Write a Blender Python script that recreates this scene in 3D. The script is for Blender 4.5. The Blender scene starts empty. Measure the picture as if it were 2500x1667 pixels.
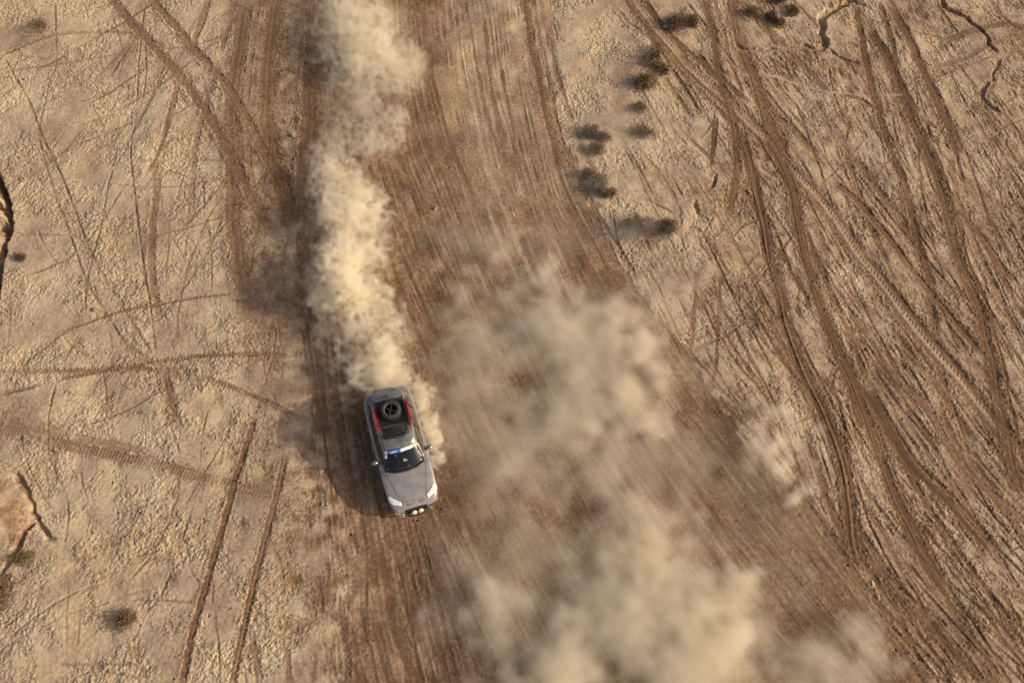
import bpy, bmesh, math, random
import numpy as np
from mathutils import Vector, Matrix
from mathutils.bvhtree import BVHTree

# ------------------------------------------------------------------ camera, sky, sun, exposure
SC = bpy.context.scene
COL = SC.collection
CAM_H = 29.1                       # drone height in metres
TILT = math.radians(28.6)          # from straight down towards +Y
FPX = 2000.0                       # focal length in photo pixels (photo is 2500 wide)
cam_d = bpy.data.cameras.new("camera")
cam_d.sensor_width = 36.0
cam_d.lens = FPX / 2500.0 * 36.0
cam_d.clip_start = 0.5
cam_d.clip_end = 6000.0
cam = bpy.data.objects.new("camera", cam_d)
COL.objects.link(cam)
cam.location = (0, 0, CAM_H)
cam.rotation_euler = (TILT, 0, 0)
SC.camera = cam

SUN_EL = math.radians(25.0)
SUN_AZ = math.radians(-5.0)        # direction TO the sun, measured from +X towards +Y
world = bpy.data.worlds.new("World")
SC.world = world
world.use_nodes = True
wn = world.node_tree
bg = wn.nodes.get("Background") or wn.nodes.new("ShaderNodeBackground")
sky = wn.nodes.new("ShaderNodeTexSky")
sky.sky_type = 'NISHITA'
sky.sun_disc = False
sky.sun_elevation = SUN_EL
sky.sun_rotation = math.pi / 2 - SUN_AZ
sky.dust_density = 4.0
sky.air_density = 1.0
sky.ozone_density = 0.6
dusty = wn.nodes.new("ShaderNodeMix"); dusty.data_type = 'RGBA'; dusty.blend_type = 'MULTIPLY'   # dust in the air warms the skylight
dusty.inputs[0].default_value = 1.0; dusty.inputs[7].default_value = (1.0, 0.875, 0.76, 1)
wn.links.new(sky.outputs[0], dusty.inputs[6]); wn.links.new(dusty.outputs[2], bg.inputs[0])
bg.inputs[1].default_value = 0.15
sun_d = bpy.data.lights.new("sun", 'SUN')
sun_d.energy = 3.6
sun_d.angle = math.radians(0.6)
sun_d.color = (1.0, 0.90, 0.745)
sun = bpy.data.objects.new("sun", sun_d)
COL.objects.link(sun)
sun_dir = Vector((math.cos(SUN_EL) * math.cos(SUN_AZ), math.cos(SUN_EL) * math.sin(SUN_AZ), math.sin(SUN_EL)))
sun.rotation_euler = sun_dir.to_track_quat('Z', 'Y').to_euler()
sun.location = sun_dir * 60
SC.view_settings.view_transform = 'Standard'
SC.view_settings.look = 'None'
SC.view_settings.gamma = 1
SC.view_settings.use_curve_mapping = False
SC.view_settings.exposure = -0.1
cy = SC.cycles
cy.volume_bounces = 8
cy.max_bounces = 9
cy.diffuse_bounces = 2
cy.volume_step_rate = 1.6
cy.volume_max_steps = 256

# ------------------------------------------------------------------ helpers
CT, ST = math.cos(TILT), math.sin(TILT)


def unproj(px, py, z=0.0):
    """photo pixel -> point of the level plane at height z (where a thing seen there stands)"""
    px = np.asarray(px, float); py = np.asarray(py, float)
    a = (px - 1250) / FPX; b = (833.5 - py) / FPX
    dx = a; dy = ST + b * CT; dz = -CT + b * ST
    k = (z - CAM_H) / dz
    return k * dx, k * dy


def depth_at(x, y, z=0.0):
    return np.asarray(y) * ST + (CAM_H - z) * CT


def sstep(a, b, x):
    t = np.clip((x - a) / (b - a), 0, 1)
    return t * t * (3 - 2 * t)


def tag(o, label=None, cat=None, group=None, kind=None):
    if label: o["label"] = label
    if cat: o["category"] = cat
    if group: o["group"] = group
    if kind: o["kind"] = kind
    return o


def mat_new(name, color=(0.5, 0.5, 0.5), rough=0.6, metal=0.0, noise=None, bump=None, spec=0.5, coat=0.0):
    """principled material with a little procedural variation; noise=(scale, amount, second colour)"""
    m = bpy.data.materials.new(name)
    m.use_nodes = True
    nt = m.node_tree
    b = nt.nodes["Principled BSDF"]
    b.inputs["Base Color"].default_value = (*color, 1)
    b.inputs["Roughness"].default_value = rough
    b.inputs["Metallic"].default_value = metal
    b.inputs["Specular IOR Level"].default_value = spec
    if coat: b.inputs["Coat Weight"].default_value = coat
    tc = nt.nodes.new("ShaderNodeTexCoord")
    if noise:
        n = nt.nodes.new("ShaderNodeTexNoise"); n.inputs["Scale"].default_value = noise[0]; n.inputs["Detail"].default_value = 5
        r = nt.nodes.new("ShaderNodeMapRange")
        r.inputs[1].default_value = 0.35; r.inputs[2].default_value = 0.7
        r.inputs[3].default_value = 0; r.inputs[4].default_value = noise[1]
        mx = nt.nodes.new("ShaderNodeMix"); mx.data_type = 'RGBA'
        mx.inputs[6].default_value = (*color, 1); mx.inputs[7].default_value = (*noise[2], 1)
        nt.links.new(tc.outputs["Object"], n.inputs["Vector"])
        nt.links.new(n.outputs[0], r.inputs[0]); nt.links.new(r.outputs[0], mx.inputs[0])
        nt.links.new(mx.outputs[2], b.inputs["Base Color"])
    if bump:
        n2 = nt.nodes.new("ShaderNodeTexNoise"); n2.inputs["Scale"].default_value = bump[0]; n2.inputs["Detail"].default_value = 4
        bp = nt.nodes.new("ShaderNodeBump"); bp.inputs["Strength"].default_value = bump[1]; bp.inputs["Distance"].default_value = 0.02
        nt.links.new(tc.outputs["Object"], n2.inputs["Vector"]); nt.links.new(n2.outputs[0], bp.inputs["Height"])
        nt.links.new(bp.outputs[0], b.inputs["Normal"])
    return m


# ------------------------------------------------------------------ the ground relief (numpy height field)
CELL = 0.032
X0, X1, Y0, Y1 = -30.0, 30.0, 0.3, 39.6
NX = int(round((X1 - X0) / CELL)) + 1
NY = int(round((Y1 - Y0) / CELL)) + 1
gx = X0 + np.arange(NX) * CELL
gy = Y0 + np.arange(NY) * CELL
X1 = float(gx[-1]); Y1 = float(gy[-1])
GX, GY = np.meshgrid(gx, gy)
GX = GX.astype(np.float32); GY = GY.astype(np.float32)
# photo-pixel coordinates of every ground point (only used to look up where things lie)
_dep = GY * ST + CAM_H * CT
PX = (1250 + FPX * GX / _dep).astype(np.float32)
PY = (833.5 - FPX * (GY * CT - CAM_H * ST) / _dep).astype(np.float32)

FH, FW = 1280, 1920
_fy = np.fft.fftfreq(FH, CELL)[:, None]; _fx = np.fft.rfftfreq(FW, CELL)[None, :]
_fr = np.sqrt(_fx ** 2 + _fy ** 2) + 1e-9


def band(l0, l1, seed, slope=1.0):
    """noise with wavelengths l0..l1 metres, unit standard deviation"""
    r = np.random.default_rng(seed)
    w = np.fft.rfft2(r.standard_normal((FH, FW)).astype(np.float32))
    f0, f1 = 1 / l1, 1 / l0
    g = np.exp(-(f0 / _fr) ** 4 * 0.7) * np.exp(-(_fr / f1) ** 4 * 0.7) * _fr ** (-slope)
    o = np.fft.irfft2(w * g, s=(FH, FW))[:NY, :NX]
    o = o - o.mean()
    return (o / o.std()).astype(np.float32)


def blur(a, s):
    p = np.pad(a, ((0, FH - NY), (0, FW - NX)), mode='edge')
    g = np.exp(-2 * (math.pi * s * _fr) ** 2)
    return np.fft.irfft2(np.fft.rfft2(p) * g, s=(FH, FW))[:NY, :NX].astype(np.float32)


def poly_mask(pts):
    """1 inside a polygon given in photo pixels"""
    ux, uy = unproj([p[0] for p in pts], [p[1] for p in pts])
    m = np.zeros((NY, NX), bool)
    n = len(ux)
    for i in range(n):
        ax, ay, bx, by = ux[i], uy[i], ux[(i + 1) % n], uy[(i + 1) % n]
        if ay == by: continue
        lo, hi = min(ay, by), max(ay, by)
        j0 = max(0, int(math.ceil((lo - Y0) / CELL))); j1 = min(NY, int(math.ceil((hi - Y0) / CELL)))
        if j1 <= j0: continue
        xs = ax + (gy[j0:j1] - ay) * (bx - ax) / (by - ay)
        m[j0:j1] ^= (gx[None, :] > xs[:, None])
    return m.astype(np.float32)


# direction of travel over the flat, as (photo x, photo y, dx per dy) samples
FIELD = [(900, 100, 0), (1250, 100, .12), (1350, 350, .2), (800, 500, 0), (960, 330, .3), (1000, 450, .42), (1200, 500, .38), (1250, 330, .25), (1450, 520, .52),
         (1080, 700, .45), (1080, 900, .4), (1300, 800, .5), (1550, 800, .62), (950, 1300, .22), (1100, 1300, .45), (1300, 1300, .6), (1600, 1200, .74),
         (1900, 1350, .82), (1000, 1600, .3), (1300, 1600, .52), (2100, 1550, .92), (1500, 1000, .64), (1750, 1050, .75), (780, 900, .12),
         (850, 1400, .08), (1600, 100, .8), (1800, 350, .75), (1500, 350, .6), (2000, 600, .62), (2200, 300, .35), (2300, 700, .6),
         (2450, 600, .55), (2200, 1000, .65), (2400, 1300, .72), (2350, 1600, .75), (2000, 1100, .38), (2450, 200, .8), (600, 400, .08),
         (600, 800, .1), (700, 1400, 0.0), (300, 500, -.5), (200, 1300, -.7), (300, 900, -.7), (450, 1400, -.4), (1080, 200, .14)]
num_x = np.zeros((NY, NX), np.float32); num_y = np.zeros((NY, NX), np.float32)
for (fx_, fy_, k_) in FIELD:
    w_ = 1.0 / (((PX - fx_) / 260) ** 2 + ((PY - fy_) / 260) ** 2 + 0.06) ** 2
    n_ = math.hypot(1, k_)
    num_x += w_ * (k_ / n_); num_y += w_ * (1 / n_)
# image direction -> ground direction (ground x follows px; ground y runs against py and is foreshortened)
wx_ = num_x; wy_ = -num_y
# Jacobian: moving +1 px down means moving -(dep^2)/(FPX*H) in y (and x shifts with depth)
gyd = -(_dep ** 2) / (FPX * CAM_H)
gxd_x = _dep / FPX
vx = num_x * gxd_x + num_y * (gyd * ST * GX / _dep)
vy = num_y * gyd
_n = np.sqrt(vx ** 2 + vy ** 2); DX = (vx / _n).astype(np.float32); DY = (vy / _n).astype(np.float32)


def lic(srcs, steps, h):
    """smear the source noises along the direction field"""
    acc = [np.zeros((NY, NX), np.float32) for _ in srcs]; wsum = 0
    flat = [s.ravel() for s in srcs]; fdx = DX.ravel(); fdy = DY.ravel()
    for sg in (1, -1):
        qx = np.tile(np.arange(NX, dtype=np.float32), (NY, 1)); qy = np.tile(np.arange(NY, dtype=np.float32)[:, None], (1, NX))
        for k in range(steps):
            idx = np.clip(qy.astype(np.int32), 0, NY - 1) * NX + np.clip(qx.astype(np.int32), 0, NX - 1)
            w = 0.5 + 0.5 * math.cos(math.pi * k / steps)
            for a, f in zip(acc, flat): a += w * f[idx]
            wsum += w
            qx += sg * h * fdx[idx]; qy += sg * h * fdy[idx]
    out = []
    for a in acc:
        a -= a.mean(); out.append(a / a.std())
    return out


st_fine, st_coarse = lic([band(0.06, 0.11, 11, 0), band(0.13, 0.45, 12, 0.5)], 30, 2.6)
st_crust, st_speck = lic([band(0.12, 0.5, 13, 0.5), band(0.10, 0.7, 14, 0.6)], 8, 1.7)

patch = band(1.6, 6.0, 21, 1.2)
mid = band(0.5, 2.0, 22, 1.0)
CORR_L = [(748, -300), (752, -60), (752, 60), (746, 200), (736, 330), (728, 440), (722, 560), (726, 700), (745, 900), (775, 1100), (800, 1260), (812, 1420), (815, 1560), (800, 1720), (790, 1900)]
CORR_R = [(1345, -300), (1352, -60), (1357, 115), (1366, 325), (1441, 478), (1487, 600), (1607, 782), (1690, 871), (1742, 960), (1812, 1070), (1852, 1110), (1927, 1180), (1991, 1245), (2055, 1323), (2108, 1430), (2165, 1500), (2233, 1600), (2300, 1700), (2420, 1900)]
corr = poly_mask(CORR_L + CORR_R[::-1])
corr = blur(corr, 0.30)
corr_w = blur(corr, 0.9)
soft_l = sstep(900, 1300, PY) * sstep(1100, 850, PX)
corr = (1 - soft_l) * sstep(0.32, 0.68, corr + 0.13 * mid + 0.08 * st_crust) + soft_l * sstep(0.2, 0.95, corr_w + 0.16 * mid + 0.10 * st_crust + 0.06 * patch)
smear = blur(poly_mask([(552, -50), (750, -50), (730, 430), (735, 600), (760, 1000), (840, 1500), (860, 1700), (760, 1700), (690, 1400), (640, 1150), (640, 950), (600, 780), (560, 700), (556, 430)]), 0.7)
rightz = sstep(1500, 1900, PX) * 0.38 + sstep(900, 1600, PY) * sstep(1700, 2100, PX) * 0.25

# crust: lumps separated by creases, in several sizes
def billow(l0, l1, s): 
    n = band(l0, l1, s, 0.8)
    return (np.minimum(np.abs(n), 2.0) - 0.75)
b1, b2, b3, b4 = billow(0.35, 0.9, 31), billow(0.17, 0.4, 32), billow(0.09, 0.2, 33), band(0.064, 0.11, 34, 0)
rough_m = sstep(-1.1, 0.7, patch + 0.45 * mid)            # where the crust is broken and lumpy
lump = 0.0080 * b1 + 0.0125 * b2 + 0.0145 * b3 + 0.0095 * b4 + (0.002 + 0.003 * sstep(1300, 1700, PX)) * st_crust
H = 0.03 * band(2.5, 9, 41, 1.2) + 0.012 * band(0.7, 2.5, 42, 1.0)
pits = sstep(1.9, 2.6, band(0.18, 0.5, 43, 0.5)) * 0.03
crust = lump * (0.28 + 0.95 * rough_m) * (1 - 0.30 * sstep(1350, 1800, PX)) - pits * rough_m
ck = band(0.22, 0.9, 44, 0.6); ck2 = band(0.5, 2.2, 45, 0.8)
cracks = np.exp(-(ck / 0.07) ** 2) * sstep(-0.5, 0.9, mid + patch * .5) + np.exp(-(ck2 / 0.035) ** 2) * sstep(0.0, 1.0, patch)
crust = crust - 0.011 * cracks
crust = crust * (1 - 0.45 * smear)
H = H + crust * (1 - corr)
# soil fraction (0 = pale crust, 1 = bare brown soil)
S = 0.13 + 0.13 * sstep(0.2, 1.6, patch * -1) + 0.40 * sstep(0.9, 2.3, -(b1 + 0.9 * b2 + 0.8 * b3) / 0.62) * rough_m
S = S + sstep(0.4, 2.2, st_speck + 0.5 * band(2, 6, 52, 1)) * (0.10 + rightz * 1.3)
S = S + rightz * (0.12 + 0.45 * sstep(-0.2, 1.5, st_crust + mid * 0.6 + patch * .4))
S = S + 0.07 * band(3, 10, 57, 1.0) + 0.30 * cracks + (0.08 + 0.10 * sstep(1300, 1800, PX)) * sstep(0.1, 1.6, band(0.5, 3.0, 55, 1.0) + 0.8 * band(.08, .3, 56, .3))
S = S + smear * (0.30 + 0.09 * mid)
H = H - 0.012 * smear
# the driven lane: raked soil with long streaks
streak_amt = 0.22 + 0.85 * sstep(-0.9, 1.3, band(1.0, 5, 53, 1.0) + 0.3 * st_coarse)
raked = 0.0062 * st_coarse * (0.5 + np.abs(st_fine) * 0.4) + 0.0046 * st_fine + 0.0042 * b3 + 0.003 * b2
H = H + corr * (raked * streak_amt - 0.03)
S_c = 0.77 + 0.08 * band(1.2, 6, 54, 1.1) + 0.05 * mid - 0.085 * st_coarse * streak_amt - 0.06 * st_fine * streak_amt
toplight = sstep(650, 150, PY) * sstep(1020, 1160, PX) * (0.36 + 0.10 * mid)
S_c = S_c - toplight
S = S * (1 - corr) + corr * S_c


def resample(pts, step=0.016):
    """smooth curve through photo-pixel points, laid on the ground"""
    ux, uy = unproj([p[0] for p in pts], [p[1] for p in pts])
    P = np.stack([ux, uy], 1)
    if len(P) > 2:
        Q = np.vstack([2 * P[0] - P[1], P, 2 * P[-1] - P[-2]]); out = []
        for i in range(1, len(Q) - 2):
            t = np.linspace(0, 1, 24, endpoint=False)[:, None]
            p0, p1, p2, p3 = Q[i - 1], Q[i], Q[i + 1], Q[i + 2]
            out.append(0.5 * ((2 * p1) + (-p0 + p2) * t + (2 * p0 - 5 * p1 + 4 * p2 - p3) * t ** 2 + (-p0 + 3 * p1 - 3 * p2 + p3) * t ** 3))
        out.append(P[-1:]); P = np.vstack(out)
    return resample_w(P, step)


def resample_w(P, step=0.016):
    d = np.r_[0, np.cumsum(np.hypot(*np.diff(P, axis=0).T))]
    s = np.arange(0, d[-1], step)
    x = np.interp(s, d, P[:, 0]); y = np.interp(s, d, P[:, 1])
    k = 12
    tx = np.gradient(x); ty = np.gradient(y)
    if len(tx) > 40:
        ker = np.ones(k) / k; tx = np.convolve(np.pad(tx, (k // 2, k - k // 2 - 1), 'edge'), ker, 'valid'); ty = np.convolve(np.pad(ty, (k // 2, k - k // 2 - 1), 'edge'), ker, 'valid')
    n = np.hypot(tx, ty) + 1e-9
    return s, x, y, tx / n, ty / n


def noise1(s, l, rng):
    k = rng.standard_normal(int(s[-1] / l) + 4)
    return np.interp(s, np.arange(len(k)) * l, k)


RNG = np.random.default_rng(7)
EDGE_PTS = []          # places where clods lie along deep tracks


def track(pts, wpx, depth=0.02, soil=0.8, tread=None, berm=0.6, flat=0.85, fade=0.6, world=False, clods=False, rib=0.004, broken=0.25, tone=None):
    """press one wheel track into the ground"""
    global H, S
    s, x, y, tx, ty = resample_w(np.array(pts)) if world else resample(pts)
    if len(s) < 20: return
    L = s[-1]
    w = 0.5 * wpx * float(np.mean(depth_at(x, y))) / FPX * (0.5 if False else 1.0)
    w = max(w, 0.03)
    ext = 1.75
    u = np.arange(-ext, ext + 1e-6, 0.016 / w)
    wob = noise1(s, 0.9, RNG) * 0.06
    U, Sx = np.meshgrid(u, s)
    N = (U + wob[:, None]) * w
    xx = x[:, None] - ty[:, None] * N; yy = y[:, None] + tx[:, None] * N
    ix = np.round((xx - X0) / CELL).astype(int); iy = np.round((yy - Y0) / CELL).astype(int)
    ok = (ix >= 0) & (ix < NX) & (iy >= 0) & (iy < NY)
    if not ok.any(): return
    idx = (iy * NX + ix)[ok]; U = U[ok]; Sx = Sx[ok]
    wear = np.clip(1.0 + broken * noise1(s, 0.7, RNG), 0.15, 1.25)
    wl = np.clip(1.0 + broken * 1.4 * noise1(s, 2.6, RNG), 0.2, 1.2)
    wear = np.interp(Sx, s, wear * wl)
    end = sstep(0, fade, Sx) * sstep(0, fade, L - Sx) if fade > 0 else 1.0
    au = np.abs(U)
    edge = 0.10 * mid.ravel()[idx] + 0.20 * b2.ravel()[idx] + 0.16 * b3.ravel()[idx]
    m = (1 - sstep(0.72, 1.12, au + edge)) * end * np.clip(wear, 0, 1.1)
    m = np.clip(m, 0, 1)
    Hf = H.ravel(); Sf = S.ravel()
    old = Hf[idx]; oldS = Sf[idx]
    base = Hs.ravel()[idx]
    ribs = np.interp(U, np.linspace(-1.2, 1.2, 15), RNG.standard_normal(15)) * rib
    if tread == 'bar':
        ribs = ribs + 0.009 * np.sin(2 * math.pi * Sx / 0.13)
    elif tread == 'chev':
        ribs = ribs + 0.013 * np.sin(2 * math.pi * (Sx / 0.19 + au * 0.9))
    bm = np.exp(-((au - 1.22) / 0.26) ** 2) * end * berm * 0.7 * depth * np.clip(0.5 + 1.0 * b2.ravel()[idx] + 1.2 * b3.ravel()[idx], 0, 2.6) * np.clip(wear, .2, 1.2)
    new = old * (1 - flat * m) + base * flat * m + (-depth + ribs) * m + bm
    Hf[idx] = new
    mS = m * (0.9 if tone is None else 1)
    tgt = soil + 0.05 * st_fine.ravel()[idx] + 0.6 * ribs / max(rib, 1e-3) * 0.05 * -1
    mm = np.maximum(mS, 0.45 * np.exp(-((au - 1.25) / 0.3) ** 2) * end * min(1, depth / 0.03) * (soil > 0.5))
    Sf[idx] = oldS * (1 - mm) + np.maximum(oldS if tone is None else -1, tgt) * mm
    if clods:
        n = int(L / 0.05)
        for _ in range(n):
            i = RNG.integers(0, len(s)); sgn = RNG.choice([-1, 1]); o = w * (1.2 + abs(RNG.standard_normal()) * 0.45) * sgn
            EDGE_PTS.append((x[i] - ty[i] * o, y[i] + tx[i] * o))


Hs = 0.03 * band(2.5, 9, 41, 1.2)      # broad relief the tracks settle to

# --- pale and dark ruts inside the lane, following the direction of travel
def field_line(px, py, length, drift=0.0):
    x, y = unproj(px, py); P = []
    x = float(x); y = float(y)
    for k in range(int(length / 0.2)):
        j = int((y - Y0) / CELL); i = int((x - X0) / CELL)
        if not (2 < i < NX - 3 and 2 < j < NY - 3): break
        P.append((x, y))
        dx, dy = DX[j, i], DY[j, i]
        x += 0.2 * (dx - drift * dy); y += 0.2 * (dy + drift * dx)
    return P
def corr_at(px, py):
    x, y = unproj(px, py); i = int((x - X0) / CELL); j = int((y - Y0) / CELL)
    return corr[j, i] if 0 <= i < NX and 0 <= j < NY else 0
cnt = 0
while cnt < 380:
    px, py = RNG.uniform(720, 2300), RNG.uniform(-40, 1650)
    if corr_at(px, py) < 0.8: continue
    P = field_line(px, py, RNG.uniform(2, 13), RNG.normal(0, 0.03))
    if len(P) < 5: continue
    cnt += 1
    track(P, RNG.uniform(3, 12), depth=RNG.uniform(0.002, 0.013), soil=RNG.uniform(0.55, 1.0) - (0.2 if py < 500 and px > 1100 else 0), berm=RNG.uniform(0.4, 1.2), flat=0.35, fade=0.8, world=True, rib=0.003, tone=1)

# --- tracks on the right-hand flat that nobody could name, following the field
cnt = 0
while cnt < 230:
    px, py = RNG.uniform(1480, 2560), RNG.uniform(-60, 1667)
    if corr_at(px, py) > 0.3: continue
    if px < 1700 and py < 500 and RNG.random() < 0.7: continue
    if px > 1950 and py < 450 and RNG.random() < 0.6: continue
    P = field_line(px, py, RNG.uniform(1.2, 9), RNG.normal(0, 0.14))
    if len(P) < 5: continue
    cnt += 1
    big = RNG.random() < 0.35
    track(P, RNG.uniform(12, 24) if big else RNG.uniform(4, 9), depth=RNG.uniform(0.01, 0.03), soil=RNG.uniform(0.6, 0.95), world=True, broken=0.35, fade=1.0, flat=0.6, berm=.35)
for _ in range(80):      # and crossing ones
    px, py = RNG.uniform(1500, 2560), RNG.uniform(0, 1667)
    if corr_at(px, py) > 0.3: continue
    x, y = unproj(px, py); a = RNG.uniform(0.2, 1.0); l = RNG.uniform(1.5, 5)
    c = RNG.normal(0, .3)
    P = [(x + t * math.cos(a + c * t / l), y + t * math.sin(a + c * t / l)) for t in np.linspace(0, l, 8)]
    track(P, RNG.uniform(3, 7), depth=0.010, soil=RNG.uniform(.5, .8), world=True, broken=0.5, fade=0.7)
for _ in range(75):      # faint old ones on the left
    px, py = RNG.uniform(-40, 700), RNG.uniform(0, 1667)
    x, y = unproj(px, py); a = RNG.uniform(-1.9, -0.9) if RNG.random() < .6 else RNG.uniform(-0.4, 0.6); l = RNG.uniform(2, 6)
    c = RNG.normal(0, .25)
    P = [(x + t * math.cos(a + c * t / l), y + t * math.sin(a + c * t / l)) for t in np.linspace(0, l, 8)]
    track(P, RNG.uniform(2.5, 6), depth=0.010, soil=RNG.uniform(.4, .7), world=True, broken=0.5, fade=0.7)

for _ in range(150):     # thin long ones fanning out over the right-hand flat
    px, py = RNG.uniform(1480, 2600), RNG.uniform(-120, 1600)
    if corr_at(px, py) > 0.3: continue
    P = field_line(px, py, RNG.uniform(3, 14), RNG.normal(0, 0.09))
    if len(P) < 5: continue
    track(P, RNG.uniform(2.5, 6), depth=RNG.uniform(0.006, 0.016), soil=RNG.uniform(0.65, 1.0), world=True, broken=0.4, fade=1.0, flat=0.6, berm=.5)


def T(pts, w, depth, soil, *a, **k):
    track(pts, w, depth, soil, *a, **k)
    if w >= 20 and pts[len(pts) // 2][0] > 1500 and 'tone' not in k:      # several passes in one band
        for q in range(4):
            o = RNG.uniform(-.55, .55) * w; s_ = RNG.normal(0, .02)
            track([(x + o + s_ * (y - pts[0][1]), y) for x, y in pts], RNG.uniform(3, 7), RNG.uniform(.006, .016), RNG.choice([.62, .75, 1.05, 1.15]), tone=1, berm=1.0, broken=.4, flat=.4)


# left flat: wide smooth wheel lanes
T([(603, -20), (586, 107), (571, 214), (568, 321), (571, 430), (574, 550), (585, 650), (598, 760), (604, 830)], 44, .022, .85, fade=3.0, rib=.006, broken=.12)
T([(675, -20), (661, 107), (650, 250), (655, 339), (672, 410), (698, 480), (722, 560)], 42, .022, .85, fade=2, rib=.006, broken=.12)
T([(632, -20), (618, 107), (603, 230), (604, 330), (612, 430), (640, 520)], 14, .02, .6)
T([(768, -20), (760, 130), (752, 250), (744, 420), (742, 540)], 40, .022, .8, fade=2, rib=.006, berm=1.0, broken=.08)
T([(265, -10), (321, 57), (379, 118), (436, 186), (500, 271), (557, 371), (598, 450), (650, 560)], 25, .03, .8, rib=.006, broken=.1)
T([(361, -10), (429, 68), (464, 111), (525, 175), (586, 264), (643, 371), (696, 464), (718, 557)], 24, .03, .8, rib=.006, broken=.1)
T([(508, -10), (500, 25), (475, 90), (457, 143)], 19, .025, .65)
T([(432, 205), (421, 257), (404, 321), (389, 393), (379, 482), (371, 557), (372, 650), (379, 729), (389, 782)], 19, .025, .62, broken=.35)
T([(389, 860), (396, 890), (411, 945), (430, 1020), (450, 1085)], 22, .02, .85, rib=.006, broken=.15, fade=1.6)
T([(575, 18), (554, 71), (529, 161), (514, 214), (493, 279), (475, 357), (468, 429), (461, 557), (464, 621), (471, 693)], 17, .022, .62, broken=.4)
T([(493, 782), (500, 854), (514, 907), (532, 961), (545, 1010)], 17, .02, .6, broken=.3)
T([(0, 136), (71, 107), (143, 86), (232, 79), (304, 80), (345, 93), (411, 114)], 9, .025, .8, 'bar')
T([(0, 182), (36, 171), (136, 157), (250, 139), (375, 120), (464, 111), (536, 89), (607, 82)], 6, .015, .6)
T([(11, 143), (64, 236), (93, 304), (107, 343), (150, 429), (193, 543), (232, 636), (296, 743), (375, 872)], 7, .022, .6)
T([(357, 0), (346, 71), (336, 214), (329, 311), (321, 357), (321, 393), (332, 500), (340, 570), (354, 668), (368, 746), (379, 871)], 6, .022, .6)
T([(439, 118), (393, 200), (332, 311), (304, 371), (271, 429), (246, 557), (214, 675), (207, 750)], 6, .018, .55)
T([(136, 0), (137, 154), (121, 200), (96, 311), (104, 368), (143, 500), (164, 550), (200, 657), (214, 693), (250, 750), (307, 836), (371, 880)], 6, .02, .6)
T([(571, 718), (500, 725), (393, 743), (304, 757), (214, 786), (154, 814), (71, 879), (40, 905)], 8, .02, .7, 'bar')
T([(279, 762), (200, 793), (157, 807), (120, 835)], 7, .02, .7, 'bar')
T([(-10, 907), (125, 905), (232, 902), (304, 896), (382, 880), (500, 868), (643, 864), (700, 868)], 11, .025, .75, 'bar', fade=0)
T([(-10, 966), (71, 946), (110, 936)], 11, .02, .7, 'bar')
T([(129, 929), (214, 911), (286, 896), (382, 904), (446, 918), (518, 929), (607, 961), (679, 993), (760, 1040)], 12, .025, .75, 'bar')
T([(-90, 1030), (-10, 1046), (71, 1057), (143, 1082), (250, 1102), (355, 1124), (462, 1153), (533, 1170)], 30, .02, .72, 'bar', clods=True, broken=.15)
T([(520, 1166), (639, 1206), (675, 1213), (746, 1234), (800, 1243)], 20, .02, .65, 'bar')
T([(0, 1030), (120, 1050), (220, 1075), (300, 1090), (380, 1105)], 30, .01, .55, broken=.5)
T([(675, 789), (664, 871), (643, 943), (621, 1021)], 6, .02, .6)
T([(625, 1005), (593, 1107), (568, 1188), (547, 1270), (526, 1341), (497, 1447), (472, 1536), (455, 1607), (443, 1690)], 19, .022, .85, 'bar', clods=True, berm=.7, broken=.06, rib=.007)
T([(697, 1100), (678, 1199), (653, 1295), (625, 1401), (604, 1494), (582, 1589), (562, 1690)], 20, .022, .85, 'bar', clods=True, berm=.7, broken=.06, rib=.007)
T([(443, 936), (375, 964), (311, 1000), (236, 1029), (196, 1039)], 5, .02, .65)
T([(200, 800), (150, 900)], 6, .015, .5)
T([(139, 932), (121, 1014), (119, 1107), (130, 1140), (153, 1192), (167, 1245), (163, 1305), (156, 1351)], 7, .022, .5)
T([(472, 1227), (437, 1341)], 8, .025, .5)
T([(423, 1376), (387, 1472)], 8, .025, .5)
T([(607, 1351), (554, 1412), (508, 1458)], 6, .015, .5)
T([(543, 1344), (586, 1454)], 8, .015, .6)
T([(660, 1323), (689, 1394), (692, 1465)], 10, .015, .6)
T([(124, 1621), (213, 1620), (302, 1618), (341, 1628)], 8, .03, .5)
T([(-10, 1548), (64, 1493), (99, 1479)], 7, .02, .5)
T([(11, 1568), (71, 1518), (163, 1458), (220, 1430)], 7, .025, .5)
T([(611, 1536), (636, 1680)], 20, .02, .7)
T([(799, 1351), (803, 1440), (804, 1520)], 12, .02, .85, broken=.5)
T([(772, 1580), (762, 1690)], 12, .02, .85, broken=.5)
T([(845, 1480), (852, 1690)], 16, .015, .8, 'chev')
T([(700, 1560), (708, 1690)], 14, .015, .7)
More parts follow.
